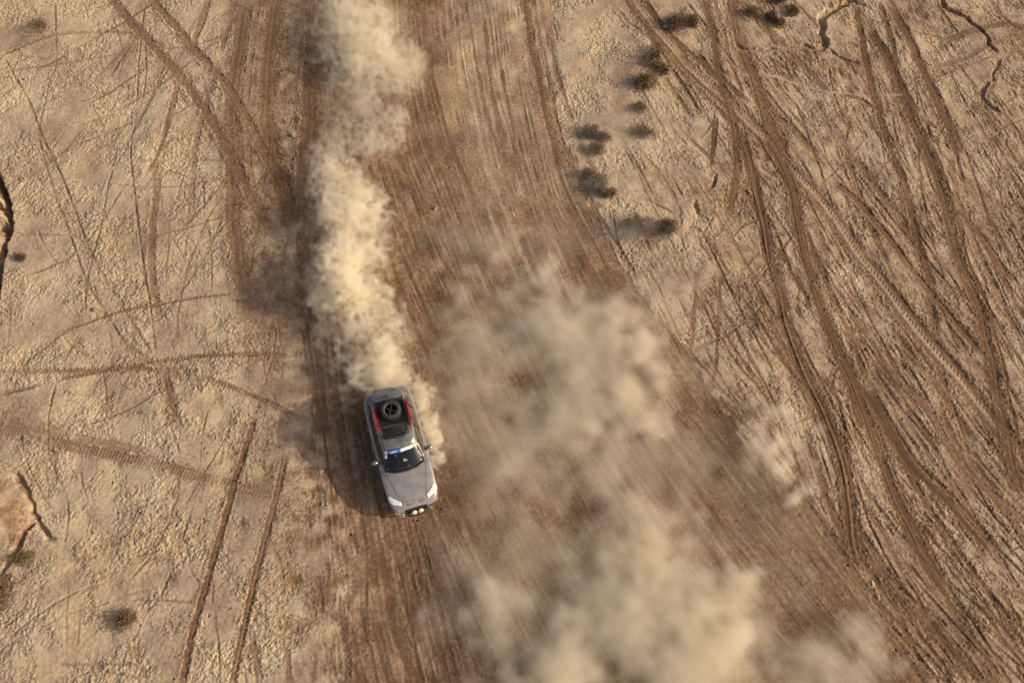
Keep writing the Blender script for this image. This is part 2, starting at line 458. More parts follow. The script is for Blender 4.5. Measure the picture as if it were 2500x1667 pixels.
# inside the lane
T([(1281, -20), (1296, 96), (1319, 191), (1334, 275), (1357, 363), (1375, 420)], 21, .022, .85, 'chev', broken=.05, tone=1)
T([(1050, 552), (1100, 556), (1150, 562), (1180, 575)], 6, .012, .75, 'bar')
T([(1300, -20), (1322, 100), (1345, 200), (1362, 300), (1390, 390), (1460, 520), (1560, 680)], 7, .02, .7, berm=1.2, tone=1)
for k_ in range(9):
    o_ = k_ * 12 + RNG.uniform(-7, 7); e_ = RNG.uniform(0, 130); g_ = RNG.uniform(.9, 1.15)
    T([(950 + o_, 1240 + e_ * .2), (968 + o_ * 1.05, 1340), (992 + o_ * 1.1, 1440), (1022 + o_ * 1.2 * g_, 1550 + e_ * .3), (1055 + o_ * 1.3 * g_, 1610 + e_)], RNG.uniform(4, 10), RNG.uniform(.010, .024), RNG.uniform(.8, 1.1), 'chev' if k_ in (2, 5) else None, berm=1.0, tone=1, broken=.3, fade=1.5)
for _ in range(34):      # the web of old passes on the upper left
    px, py = RNG.uniform(330, 720), RNG.uniform(-60, 520)
    x, y = map(float, unproj(px, py)); a = RNG.normal(-1.6, .35); l = RNG.uniform(3, 9); c = RNG.normal(0, .25)
    P = [(x + t * math.cos(a + c * t / l), y + t * math.sin(a + c * t / l)) for t in np.linspace(0, l, 10)]
    track(P, RNG.uniform(2.5, 9), depth=.010, soil=RNG.uniform(.5, .85), world=True, broken=.5, fade=1.2)
# right-hand flat
T([(1541, -10), (1606, 77), (1663, 142), (1717, 199), (1786, 260), (1847, 318), (1900, 375), (1930, 413), (2003, 490), (2060, 565), (2102, 630), (2156, 695), (2214, 774), (2282, 857), (2355, 937), (2427, 1031), (2481, 1103), (2530, 1170)], 44, 0.019, .72, broken=.15, rib=.008)
T([(1541, -10), (1606, 77), (1663, 142), (1717, 199), (1786, 260), (1847, 318), (1900, 375), (1930, 413), (2003, 490), (2060, 565), (2102, 630), (2156, 695), (2214, 774), (2282, 857), (2355, 937), (2427, 1031), (2481, 1103), (2530, 1170)], 19, 0.007, .42, 'chev', tone=1, broken=.1, rib=.01)
T([(1520, -10), (1585, 77), (1642, 150), (1697, 212), (1760, 275), (1820, 335)], 12, 0.012, 0.94)
T([(1566, -10), (1630, 77), (1690, 132), (1750, 185), (1830, 255)], 14, 0.012, 0.99)
T([(1717, -10), (1740, 84), (1751, 153), (1763, 214), (1786, 287), (1795, 344), (1797, 421), (1778, 536)], 20, 0.019, 0.99, broken=.2)
T([(1782, -10), (1801, 77), (1812, 115), (1835, 172), (1862, 249), (1885, 310), (1920, 380)], 30, 0.022, 1.02, broken=.2)
T([(1740, -10), (1770, 90), (1790, 170), (1815, 240)], 8, 0.012, 0.84)
T([(2091, 11), (2110, 126), (2133, 230), (2156, 306), (2175, 363), (2198, 432), (2217, 490), (2240, 590), (2257, 640), (2283, 715)], 18, 0.019, 0.99, broken=.15)
T([(2118, 69), (2148, 115), (2175, 164), (2202, 230), (2225, 287), (2252, 344), (2275, 402), (2294, 459), (2322, 555), (2337, 615), (2358, 676), (2391, 752), (2405, 821), (2423, 886), (2441, 984), (2456, 1056), (2470, 1130), (2500, 1220)], 27, 0.022, 1.02, rib=.007, broken=.15)
T([(2145, 0), (2168, 69), (2179, 115), (2194, 172)], 14, 0.019, 0.94)
T([(2170, 10), (2206, 77), (2233, 130), (2256, 180), (2282, 230), (2301, 275), (2324, 325), (2342, 380)], 26, 0.022, 0.99, broken=.15)
T([(2317, 375), (2332, 459), (2351, 597)], 14, 0.012, .65)
T([(2022, 122), (2026, 191), (2041, 249), (2068, 298), (2064, 344), (2057, 375)], 6, 0.012, .6, 'bar')
T([(1850, 176), (1946, 203), (2022, 226), (2118, 231), (2217, 230)], 8, 0.009, .25, tone=1)
T([(2041, 230), (2099, 241), (2137, 264), (2190, 275)], 9, 0.019, 0.89)
T([(1995, 463), (2064, 390), (2118, 333)], 6, 0.015, .65)
T([(2064, 524), (2099, 482), (2171, 390), (2225, 333)], 6, 0.015, .65)
T([(2030, 440), (2095, 493), (2175, 589), (2214, 644), (2264, 705), (2319, 774), (2373, 839), (2409, 879)], 20, 0.019, 0.94)
T([(2298, 103), (2386, 73), (2462, 57), (2520, 72)], 20, 0.012, 0.84)
T([(2263, 168), (2347, 145), (2424, 107), (2520, 90)], 14, 0.012, .65)
T([(2275, 190), (2360, 160), (2450, 130), (2520, 125)], 10, 0.009, .6)
T([(2510, 92), (2462, 134), (2405, 245)], 10, 0.015, .55)
T([(2462, 325), (2439, 413), (2439, 459), (2462, 536), (2510, 600)], 7, 0.015, .65)
T([(2416, -10), (2462, 50), (2510, 86)], 12, 0.015, 0.94)
T([(1805, 325), (1835, 421), (1862, 536), (1881, 630), (1903, 705), (1917, 781), (1946, 857), (1975, 930), (2015, 1015), (2055, 1130), (2077, 1252), (2084, 1323), (2105, 1400)], 34, 0.017, 1.00, rib=.008, broken=.12)
T([(1870, 330), (1927, 440), (1946, 530), (1964, 622), (1982, 687), (2008, 767), (2040, 839), (2076, 911), (2102, 984), (2131, 1056), (2180, 1199), (2215, 1270), (2268, 1376), (2304, 1447)], 34, 0.017, 1.00, rib=.008, broken=.12)
T([(1896, 586), (1925, 648), (1957, 702), (1982, 767)], 12, 0.012, 0.99)
T([(1805, 669), (1860, 604)], 8, 0.015, 0.84)
T([(1831, 709), (1870, 658), (1939, 568)], 8, 0.015, 0.84)
T([(1650, 778), (1704, 749), (1762, 709)], 8, 0.012, .65)
T([(1672, 861), (1740, 832), (1802, 796), (1881, 727)], 8, 0.012, .6)
T([(1708, 648), (1697, 713), (1693, 785), (1686, 857)], 11, 0.012, 0.89, 'bar')
T([(1758, 669), (1755, 767), (1748, 875), (1737, 948)], 10, 0.012, 0.89, 'bar')
T([(2156, 676), (2210, 742), (2282, 832), (2337, 893), (2391, 966), (2445, 1038), (2510, 1110)], 16, 0.019, 0.99)
T([(2073, 760), (2116, 810), (2149, 857), (2192, 930), (2264, 1002), (2319, 1092), (2375, 1163), (2446, 1227), (2510, 1275)], 24, 0.015, .78, broken=.4)
T([(2113, 948), (2174, 1049), (2220, 1125), (2254, 1163), (2304, 1209), (2357, 1270), (2393, 1309), (2435, 1355)], 36, 0.019, 1.06, broken=.2)
T([(2330, 500), (2391, 568), (2427, 633), (2463, 705), (2510, 790)], 16, 0.012, 0.89)
T([(2400, 500), (2445, 586), (2510, 700)], 12, 0.012, 0.84)
T([(2304, 1323), (2339, 1394), (2410, 1430), (2500, 1465)], 8, 0.009, .6)
T([(2251, 1359), (2304, 1447), (2339, 1511), (2410, 1607), (2450, 1690)], 15, 0.015, 0.84)
T([(2137, 1465), (2180, 1536), (2233, 1597), (2280, 1680)], 18, 0.019, 0.99, clods=True)
T([(2187, 1483), (2215, 1554), (2245, 1615)], 16, 0.019, 0.94)
T([(1991, 1245), (2040, 1310), (2126, 1394), (2161, 1437)], 12, 0.019, 0.89, berm=1.2)
T([(1430, 226), (1499, 295), (1575, 383), (1633, 459), (1656, 516), (1663, 600)], 12, 0.009, .55)
T([(1617, 291), (1621, 383), (1633, 459)], 7, 0.007, .5)
T([(1747, 279), (1743, 337), (1736, 421)], 14, 0.012, 0.94, 'bar')
T([(1816, 459), (1805, 555)], 6, 0.012, 0.84)
T([(1480, 0), (1556, 69), (1594, 103), (1617, 126)], 10, 0.012, .65)
T([(1571, 482), (1633, 513), (1656, 528)], 8, 0.009, 0.84)
T([(1625, 279), (1671, 298), (1728, 325)], 8, 0.009, .65)
T([(1700, 880), (1725, 980), (1735, 1060)], 12, 0.019, 0.89)
for k_ in range(9):      # narrow dark lanes between the lane and the right-hand flat
    o_ = k_ * 26
    T([(1560 + o_ * .9, 1000 - k_ * 4), (1660 + o_, 1130 - k_ * 5), (1780 + o_, 1280 - k_ * 4), (1920 + o_ * 1.02, 1450), (2080 + o_ * 1.05, 1640), (2120 + o_, 1700)], RNG.uniform(7, 16), RNG.uniform(.012, .03), RNG.uniform(.75, 1.0), tone=1, berm=1.2, broken=.35)


def gully(pts, wpx, depth, bank=0.25, rag=1.0):
    """a sharp-sided wash cut into the crust"""
    s, x, y, tx, ty = resample(pts)
    w = 0.5 * wpx * float(np.mean(depth_at(x, y))) / FPX
    u = np.arange(-1.9, 1.9, 0.016 / w)
    U, Sx = np.meshgrid(u, s)
    wob = noise1(s, 0.3, RNG) * 0.5 + noise1(s, 1.1, RNG) * 0.5
    N = (U + wob[:, None]) * w
    xx = x[:, None] - ty[:, None] * N; yy = y[:, None] + tx[:, None] * N
    ix = np.round((xx - X0) / CELL).astype(int); iy = np.round((yy - Y0) / CELL).astype(int)
    ok = (ix >= 0) & (ix < NX) & (iy >= 0) & (iy < NY)
    idx = (iy * NX + ix)[ok]; U = U[ok]; Sx = Sx[ok]
    wid = np.interp(Sx, s, 1 + 0.35 * noise1(s, 0.8, RNG)); L = s[-1]
    au = np.abs(U) / np.clip(wid, .4, 1.6) + rag * (0.30 * b3.ravel()[idx] + 0.30 * b2.ravel()[idx])
    m = (1 - sstep(0.75, 1.0 + bank, au)) * sstep(0, .5, Sx) * sstep(0, .5, L - Sx)
    Hf = H.ravel(); Sf = S.ravel()
    Hf[idx] = Hf[idx] * (1 - 0.5 * m) - depth * m
    Sf[idx] = Sf[idx] * (1 - 0.6 * m) + 0.62 * 0.6 * m


gully([(1995, 527), (1996, 541)], 7, .10)
gully([(2100, 2), (2079, 4), (2049, 19), (2018, 36), (2009, 50), (2010, 75), (2014, 96), (2018, 110), (2002, 118)], 15, .22, rag=.4)
gully([(2016, 108), (1996, 119), (1970, 112), (1940, 118), (1900, 123), (1850, 122), (1815, 117), (1790, 100)], 11, .10, .5, rag=.25)
gully([(2079, 4), (2108, 12), (2130, 20)], 8, .12)
gully([(2020, 112), (2045, 135), (2075, 150), (2106, 158)], 6, .08)
gully([(2298, -10), (2309, 19), (2359, 42), (2386, 69), (2409, 88), (2412, 111), (2439, 134)], 9, .16)
gully([(2445, 138), (2424, 184), (2405, 215), (2405, 245), (2447, 283)], 9, .08)
gully([(1697, 485), (1700, 505), (1706, 520), (1722, 532)], 7, .1)
gully([(1751, 421), (1744, 450), (1728, 470)], 7, .08)
gully([(20, 1155), (52, 1178), (76, 1225), (92, 1262), (112, 1290), (142, 1325)], 10, .15, .6, rag=.4)
gully([(92, 1262), (75, 1290), (50, 1330), (25, 1375), (-10, 1430)], 11, .16, .5, rag=.4)
for (cx_, cy_, rx_, ry_, h_) in [(0, 1262, 75, 75, .42), (20, 25, 120, 60, .10), (1575, 340, 60, 40, .06), (1460, 345, 70, 60, .10), (1475, 460, 60, 50, .10), (1600, 565, 80, 45, .12), (1595, 150, 60, 50, .08), (75, 1440, 110, 120, .10), (305, 1515, 60, 45, .05)]:
    r_ = np.sqrt(((PX - cx_) / rx_) ** 2 + ((PY - cy_) / ry_) ** 2)
    k_ = np.exp(-r_ ** 2 * 1.2)
    H += h_ * k_
    S -= 0.25 * k_ * S
mnd = np.exp(-(((PX - 5) / 80) ** 2 + ((PY - 1262) / 80) ** 2) ** 2)
S += mnd * (0.34 + 0.15 * mid); H -= mnd * crust * 0.6
# the deep ravine at the left edge
rav = poly_mask([(-400, 380), (-60, 400), (-4, 418), (10, 452), (24, 488), (30, 520), (33, 550), (27, 574), (12, 600), (16, 615), (6, 640), (0, 690), (-6, 760), (-8, 830), (-8, 870), (-60, 900), (-400, 900)])
rav_s = sstep(0.40, 0.60, blur(rav, 0.07) + 0.16 * b2 + 0.13 * b3 + 0.10 * b1)
H = H - rav_s * (0.8 + 0.30 * band(0.4, 2, 61, 1) + 0.1 * b1) 
rav2 = poly_mask([(-400, 380), (-80, 400), (-20, 420), (-6, 455), (8, 490), (14, 520), (17, 550), (10, 574), (-4, 600), (0, 615), (-10, 640), (-16, 690), (-22, 760), (-24, 830), (-60, 900), (-400, 900)])
H = H + 0.62 * sstep(.35, .65, blur(rav2, .08) + .10 * b2 + .08 * b1) * rav_s
S += 0.25 * rav_s
gully([(20, 613), (32, 622), (44, 640)], 5, .1)
H = blur(H, 0.008)
H += 0.0012 * band(0.064, 0.09, 62, 0)
# let the relief die away at the border of the detailed patch
edge_ = np.minimum(np.minimum(GX - X0, X1 - GX), np.minimum(GY - Y0, Y1 - GY))
H = (H * sstep(0, 1.2, edge_)).astype(np.float32)
H[0, :] = 0; H[-1, :] = 0; H[:, 0] = 0; H[:, -1] = 0
S = np.clip(S, 0, 1.15).astype(np.float32)
S = S * sstep(0, 1.5, edge_) + 0.3 * (1 - sstep(0, 1.5, edge_))


def gz(x, y):
    i = min(max(int(round((x - X0) / CELL)), 0), NX - 1); j = min(max(int(round((y - Y0) / CELL)), 0), NY - 1)
    return float(H[j, i])


# ground mesh: the detailed patch plus a plain ring out to the horizon, one object
nv = NX * NY
ring_o = [(-3000, -3000), (3000, -3000), (3000, 3000), (-3000, 3000)]
co = np.empty((nv + 4, 3), np.float32)
co[:nv, 0] = GX.ravel(); co[:nv, 1] = GY.ravel(); co[:nv, 2] = H.ravel()
for i_, (a_, b_) in enumerate(ring_o): co[nv + i_] = (a_, b_, 0)
ii = (np.arange(NY - 1)[:, None] * NX + np.arange(NX - 1)[None, :]).ravel().astype(np.int32)
quads = np.stack([ii, ii + 1, ii + NX + 1, ii + NX], 1)
c00, c10, c11, c01 = 0, NX - 1, nv - 1, nv - NX
ring = np.array([[nv, nv + 1, c10, c00], [nv + 1, nv + 2, c11, c10], [nv + 2, nv + 3, c01, c11], [nv + 3, nv, c00, c01]], np.int32)
faces = np.vstack([quads, ring])
me = bpy.data.meshes.new("ground")
me.vertices.add(len(co)); me.vertices.foreach_set("co", co.ravel())
me.loops.add(faces.size); me.loops.foreach_set("vertex_index", faces.ravel())
me.polygons.add(len(faces))
me.polygons.foreach_set("loop_start", np.arange(0, faces.size, 4, dtype=np.int32))
me.polygons.foreach_set("loop_total", np.full(len(faces), 4, np.int32))
me.polygons.foreach_set("use_smooth", np.ones(len(faces), bool))
at = me.attributes.new("soil", 'FLOAT', 'POINT')
at.data.foreach_set("value", np.concatenate([S.ravel(), np.full(4, 0.3, np.float32)]).astype(np.float32))
at = me.attributes.new("blotch", 'FLOAT', 'POINT')
at.data.foreach_set("value", np.concatenate([patch.ravel(), np.zeros(4, np.float32)]).astype(np.float32))
me.update()
ground = bpy.data.objects.new("ground", me)
COL.objects.link(ground)
tag(ground, "pale crusted desert flat scored by brown wheel tracks", kind="structure")

gm = bpy.data.materials.new("desert_soil"); gm.use_nodes = True
nt = gm.node_tree; N_ = nt.nodes; L_ = nt.links
bs = N_["Principled BSDF"]; bs.inputs["Roughness"].default_value = 0.95; bs.inputs["Specular IOR Level"].default_value = 0.12
a1 = N_.new("ShaderNodeAttribute"); a1.attribute_name = "soil"
a2 = N_.new("ShaderNodeAttribute"); a2.attribute_name = "blotch"
tc = N_.new("ShaderNodeTexCoord")
nz = N_.new("ShaderNodeTexNoise"); nz.inputs["Scale"].default_value = 7.0; nz.inputs["Detail"].default_value = 8; nz.inputs["Roughness"].default_value = 0.7
L_.new(tc.outputs["Object"], nz.inputs["Vector"])
nz2 = N_.new("ShaderNodeTexNoise"); nz2.inputs["Scale"].default_value = 1.1; nz2.inputs["Detail"].default_value = 6
L_.new(tc.outputs["Object"], nz2.inputs["Vector"])
def math_node(op, a, b):
    n = N_.new("ShaderNodeMath"); n.operation = op
    for k, v in enumerate((a, b)):
        if isinstance(v, (int, float)): n.inputs[k].default_value = v
        else: L_.new(v, n.inputs[k])
    return n.outputs[0]
soil_f = math_node('ADD', a1.outputs["Fac"], math_node('MULTIPLY', math_node('SUBTRACT', nz.outputs[0], 0.5), 1.35))
cr = N_.new("ShaderNodeValToRGB")
e = cr.color_ramp.elements
e[0].position = 0.0; e[0].color = (0.590, 0.484, 0.342, 1)
e[1].position = 1.0; e[1].color = (0.150, 0.090, 0.050, 1)
for p_, c_ in ((0.25, (0.478, 0.376, 0.260, 1)), (0.55, (0.330, 0.228, 0.150, 1)), (0.8, (0.215, 0.134, 0.079, 1))):
    q = cr.color_ramp.elements.new(p_); q.color = c_
L_.new(soil_f, cr.inputs[0])
# two tints of the crust: yellowish where it is salty, pinkish grey where dust has settled
mx = N_.new("ShaderNodeMix"); mx.data_type = 'RGBA'; mx.blend_type = 'MULTIPLY'
tint = N_.new("ShaderNodeValToRGB")
tint.color_ramp.elements[0].position = 0.3; tint.color_ramp.elements[0].color = (0.93, 0.88, 0.90, 1)
tint.color_ramp.elements[1].position = 0.7; tint.color_ramp.elements[1].color = (1.06, 1.04, 0.98, 1)
tf = math_node('ADD', nz2.outputs[0], math_node('MULTIPLY', a2.outputs["Fac"], 0.07))
L_.new(tf, tint.inputs[0])
mx.inputs[0].default_value = 1.0
L_.new(cr.outputs[0], mx.inputs[6]); L_.new(tint.outputs[0], mx.inputs[7])
L_.new(mx.outputs[2], bs.inputs["Base Color"])
bp = N_.new("ShaderNodeBump"); bp.inputs["Strength"].default_value = 0.55; bp.inputs["Distance"].default_value = 0.022
nb = N_.new("ShaderNodeTexNoise"); nb.inputs["Scale"].default_value = 22.0; nb.inputs["Detail"].default_value = 6; nb.inputs["Roughness"].default_value = 0.65
L_.new(tc.outputs["Object"], nb.inputs["Vector"])
L_.new(nb.outputs[0], bp.inputs["Height"]); L_.new(bp.outputs[0], bs.inputs["Normal"])
me.materials.append(gm)

# ------------------------------------------------------------------ dust: voxel densities turned into real volumes
def noise3(shape, cell, l0, l1, seed, slope=1.8):
    r = np.random.default_rng(seed)
    w = np.fft.rfftn(r.standard_normal(shape).astype(np.float32))
    f = np.sqrt(np.fft.fftfreq(shape[0], cell)[:, None, None] ** 2 + np.fft.fftfreq(shape[1], cell)[None, :, None] ** 2 + np.fft.rfftfreq(shape[2], cell)[None, None, :] ** 2) + 1e-9
    g = np.exp(-(1 / l1 / f) ** 4 * .7) * np.exp(-(f * l0) ** 4 * .7) * f ** (-slope)
    o = np.fft.irfftn(w * g, s=shape); o -= o.mean()
    return (o / o.std()).astype(np.float32)


def dust_object(name, label, puffs, cell, amp, thr, gain, material, seed, soft=0.5, zmax=3.5, lam=(0.2, 2.4), veil=0.0, warp=0.0, vary=.5):
    """puffs: (photo x, photo y, height of its middle, radius across px, radius along px, radius up m, strength)"""
    B = []
    for (px, py, z, rx, ry, rz, dn) in puffs:
        x, y = unproj(px, py, z); d = float(depth_at(x, y, z))
        vz = abs(-CT + (833.5 - py) / FPX * ST) / math.hypot(1, (833.5 - py) / FPX)
        B.append((float(x), float(y), z, rx * d / FPX, ry * d / FPX / max(vz, .3), rz, dn))
    B = np.array(B)
    mn = np.array([(B[:, 0] - B[:, 3] * 1.15).min(), (B[:, 1] - B[:, 4] * 1.15).min(), -0.15]); mx_ = np.array([(B[:, 0] + B[:, 3] * 1.15).max(), (B[:, 1] + B[:, 4] * 1.15).max(), zmax])
    mn[1] = max(mn[1], 1.0)
    n = np.ceil((mx_ - mn) / cell).astype(int) + 1
    n += n % 2
    mx_ = mn + (n - 1) * cell
    xs = mn[0] + np.arange(n[0]) * cell; ys = mn[1] + np.arange(n[1]) * cell; zs = mn[2] + np.arange(n[2]) * cell
    F = np.zeros(tuple(n), np.float32); D = np.zeros(tuple(n), np.float32)
    for (x, y, z, rx, ry, rz, dn) in B:
        a = [np.searchsorted(v, c - r) for v, c, r in ((xs, x, rx * 1.15), (ys, y, ry * 1.15), (zs, z, rz * 1.15))]
        b = [np.searchsorted(v, c + r) for v, c, r in ((xs, x, rx * 1.15), (ys, y, ry * 1.15), (zs, z, rz * 1.15))]
        r2 = ((xs[a[0]:b[0], None, None] - x) / rx) ** 2 + ((ys[None, a[1]:b[1], None] - y) / ry) ** 2 + ((zs[None, None, a[2]:b[2]] - z) / rz) ** 2
        k = np.clip(1 - r2 / 1.32, 0, 1) ** 1.5
        sl = (slice(a[0], b[0]), slice(a[1], b[1]), slice(a[2], b[2]))
        F[sl] = np.maximum(F[sl], k) + 0.25 * np.minimum(F[sl], k)
        D[sl] += k * dn
    shape = tuple(int(v) for v in n)
    if warp:      # tear the puffs' outlines with turbulence
        q0, q1 = [np.arange(shape[0])[:, None, None], np.arange(shape[1])[None, :, None]]
        k2 = np.arange(shape[2])[None, None, :]
        w0 = noise3(shape, cell, lam[0], warp * 5, seed + 5, 2.1); w1 = noise3(shape, cell, lam[0], warp * 5, seed + 6, 2.1)
        q0 = np.clip(q0 + (w0 * warp / cell).astype(np.int32), 0, shape[0] - 1); q1 = np.clip(q1 + (w1 * warp / cell).astype(np.int32), 0, shape[1] - 1)
        F = F[q0, q1, k2]; D = D[q0, q1, k2]
    W = F + 1e-4
    nz_ = noise3(shape, cell, lam[0], lam[1], seed)
    n2_ = noise3(shape, cell, lam[0], lam[0] * 4, seed + 1, 1.0)
    N = -np.abs(nz_) * 1.1 + 0.85 + 0.22 * n2_ + 0.35 * noise3(shape, cell, lam[1] * .6, lam[1] * 2.5, seed + 2, 1.0)
    e = np.clip((F - thr + amp * N * (0.35 + F)) / soft, 0, 1)
    dens = e * e * (3 - 2 * e) * (D / W) * gain
    if veil:
        n3_ = noise3(shape, cell, lam[0], lam[1] * 1.6, seed + 3, 2.3)
        dens += veil * D * np.clip(0.80 + vary * n3_ - 0.6 * vary * (np.abs(noise3(shape, cell, lam[0], lam[1], seed + 4, 2.4)) - .8), 0.05, 2.4)
    dens *= sstep(-0.1, 0.1, zs)[None, None, :]
    dens = dens.astype(np.float32)
    dens[F <= 0.0005] = 0
    # vertices that carry the densities; the node group below reads them into a volume
    m = bpy.data.meshes.new(name)
    tot = int(n.prod())
    g = np.empty(shape + (3,), np.float32)
    g[..., 0] = xs[:, None, None]; g[..., 1] = ys[None, :, None]; g[..., 2] = zs[None, None, :]
    m.vertices.add(tot); m.vertices.foreach_set("co", g.ravel())
    at = m.attributes.new("dens", 'FLOAT', 'POINT'); at.data.foreach_set("value", dens.ravel())
    o = bpy.data.objects.new(name, m); COL.objects.link(o)
    tag(o, label, kind="stuff")
    ng = bpy.data.node_groups.new(name + "_volume", 'GeometryNodeTree')
    ng.interface.new_socket("Geometry", in_out='INPUT', socket_type='NodeSocketGeometry')
    ng.interface.new_socket("Geometry", in_out='OUTPUT', socket_type='NodeSocketGeometry')
    gi = ng.nodes.new("NodeGroupInput"); go = ng.nodes.new("NodeGroupOutput")
    vc = ng.nodes.new("GeometryNodeVolumeCube"); lk = ng.links
    for i, ax in enumerate("XYZ"): vc.inputs["Resolution " + ax].default_value = int(n[i])
    vc.inputs["Min"].default_value = tuple(mn); vc.inputs["Max"].default_value = tuple(mx_)
    pos = ng.nodes.new("GeometryNodeInputPosition")
    def vm(op, a, b):
        q = ng.nodes.new("ShaderNodeVectorMath"); q.operation = op
        for k_, v in enumerate((a, b)):
            if v is None: continue
            if isinstance(v, tuple): q.inputs[k_].default_value = v
            else: lk.new(v, q.inputs[k_])
        return q
    rel = vm('SUBTRACT', pos.outputs[0], tuple(mn))
    sc_ = vm('MULTIPLY', rel.outputs[0], (1 / cell,) * 3)
    ad = vm('ADD', sc_.outputs[0], (.5, .5, .5)); fl = vm('FLOOR', ad.outputs[0], None)
    dt = vm('DOT_PRODUCT', fl.outputs[0], (float(n[1] * n[2]), float(n[2]), 1.0))
    na = ng.nodes.new("GeometryNodeInputNamedAttribute"); na.data_type = 'FLOAT'; na.inputs["Name"].default_value = "dens"
    si = ng.nodes.new("GeometryNodeSampleIndex"); si.data_type = 'FLOAT'; si.domain = 'POINT'; si.clamp = True
    lk.new(gi.outputs[0], si.inputs["Geometry"])
    lk.new(na.outputs[0], [s_ for s_ in si.inputs if s_.name == "Value" and s_.enabled][0])
    lk.new(dt.outputs["Value"], si.inputs["Index"])
    lk.new([s_ for s_ in si.outputs if s_.enabled][0], vc.inputs["Density"])
    sm = ng.nodes.new("GeometryNodeSetMaterial"); sm.inputs["Material"].default_value = material
    lk.new(vc.outputs[0], sm.inputs[0]); lk.new(sm.outputs[0], go.inputs[0])
    md = o.modifiers.new("volume", 'NODES'); md.node_group = ng
    m.materials.append(material)
    return o


def dust_mat(name, color, absorb=None, density=1.0, aniso=0.25):
    m = bpy.data.materials.new(name); m.use_nodes = True
    t = m.node_tree; t.nodes.remove(t.nodes["Principled BSDF"])
    pv = t.nodes.new("ShaderNodeVolumePrincipled")
    pv.inputs["Color"].default_value = (*color, 1)
    if absorb: pv.inputs["Absorption Color"].default_value = (*absorb, 1)
    pv.inputs["Density"].default_value = density
    pv.inputs["Anisotropy"].default_value = aniso
    pv.inputs["Density Attribute"].default_value = "density"
    t.links.new(pv.outputs[0], t.nodes["Material Output"].inputs["Volume"])
    return m


PL = [  # the tail of dust behind the car: photo x, photo y, height, radii, strength
    (850, -50, .9, 120, 110, 1.1, .18), (840, 50, .9, 105, 95, 1.0, .20), (900, 90, 1.0, 105, 95, 1.1, .36), (905, 130, .9, 70, 60, .9, .28), (820, 120, .7, 75, 50, .8, .16), (935, 165, .8, 95, 75, .9, .22), (980, 150, .6, 90, 90, .8, .12),
    (1000, 185, .6, 70, 60, .7, .16), (870, 200, .6, 100, 60, .7, .2), (850, 270, .6, 110, 100, .8, .12), (860, 335, .7, 90, 70, .8, .16), (925, 300, .6, 80, 80, .8, .15), (970, 290, .5, 40, 40, .6, .3),
    (935, 345, .6, 55, 50, .6, .25), (800, 385, .7, 62, 60, .8, .3), (822, 440, .8, 72, 70, .9, .75), (880, 485, .9, 72, 62, .9, .62), (768, 470, .5, 40, 60, .6, .25),
    (845, 530, .9, 80, 65, 1.0, .7), (915, 545, .8, 62, 65, .8, .5), (880, 600, .9, 78, 60, .9, .55), (825, 632, 1.1, 62, 52, 1.1, 1.6), (780, 590, .5, 42, 50, .6, .28), (915, 640, .6, 48, 52, .7, .35),
    (842, 700, 1.2, 84, 62, 1.1, 1.7), (905, 735, .8, 76, 60, .9, .7), (800, 735, .7, 55, 42, .8, .8), (958, 790, .7, 52, 52, .8, .55), (900, 800, .9, 75, 55, .9, .55),
    (850, 810, .6, 48, 52, .7, .4), (1000, 820, .5, 32, 34, .5, .28), (930, 865, .9, 66, 55, .9, .85), (868, 880, .6, 42, 52, .7, .5), (915, 918, .9, 62, 50, .9, 1.3), (828, 870, .5, 36, 40, .5, .3),
    (975, 915, .6, 50, 60, .7, .5), (1008, 960, .5, 42, 55, .6, .5), (846, 935, .5, 34, 44, .5, .32), (1030, 995, .6, 40, 60, .65, 1.3), (1046, 1050, .55, 36, 55, .6, 1.5), (1060, 1105, .45, 28, 50, .5, 1.2), (1066, 1150, .3, 18, 36, .35, .6),
    (862, 1000, .4, 32, 38, .4, .3), (872, 1060, .3, 26, 42, .35, .25), (888, 1130, .25, 24, 46, .3, .2), (765, 700, .4, 40, 60, .5, .3), (770, 540, .4, 42, 60, .5, .25), (760, 640, .4, 32, 60, .4, .25), (795, 800, .4, 40, 60, .5, .3),
]
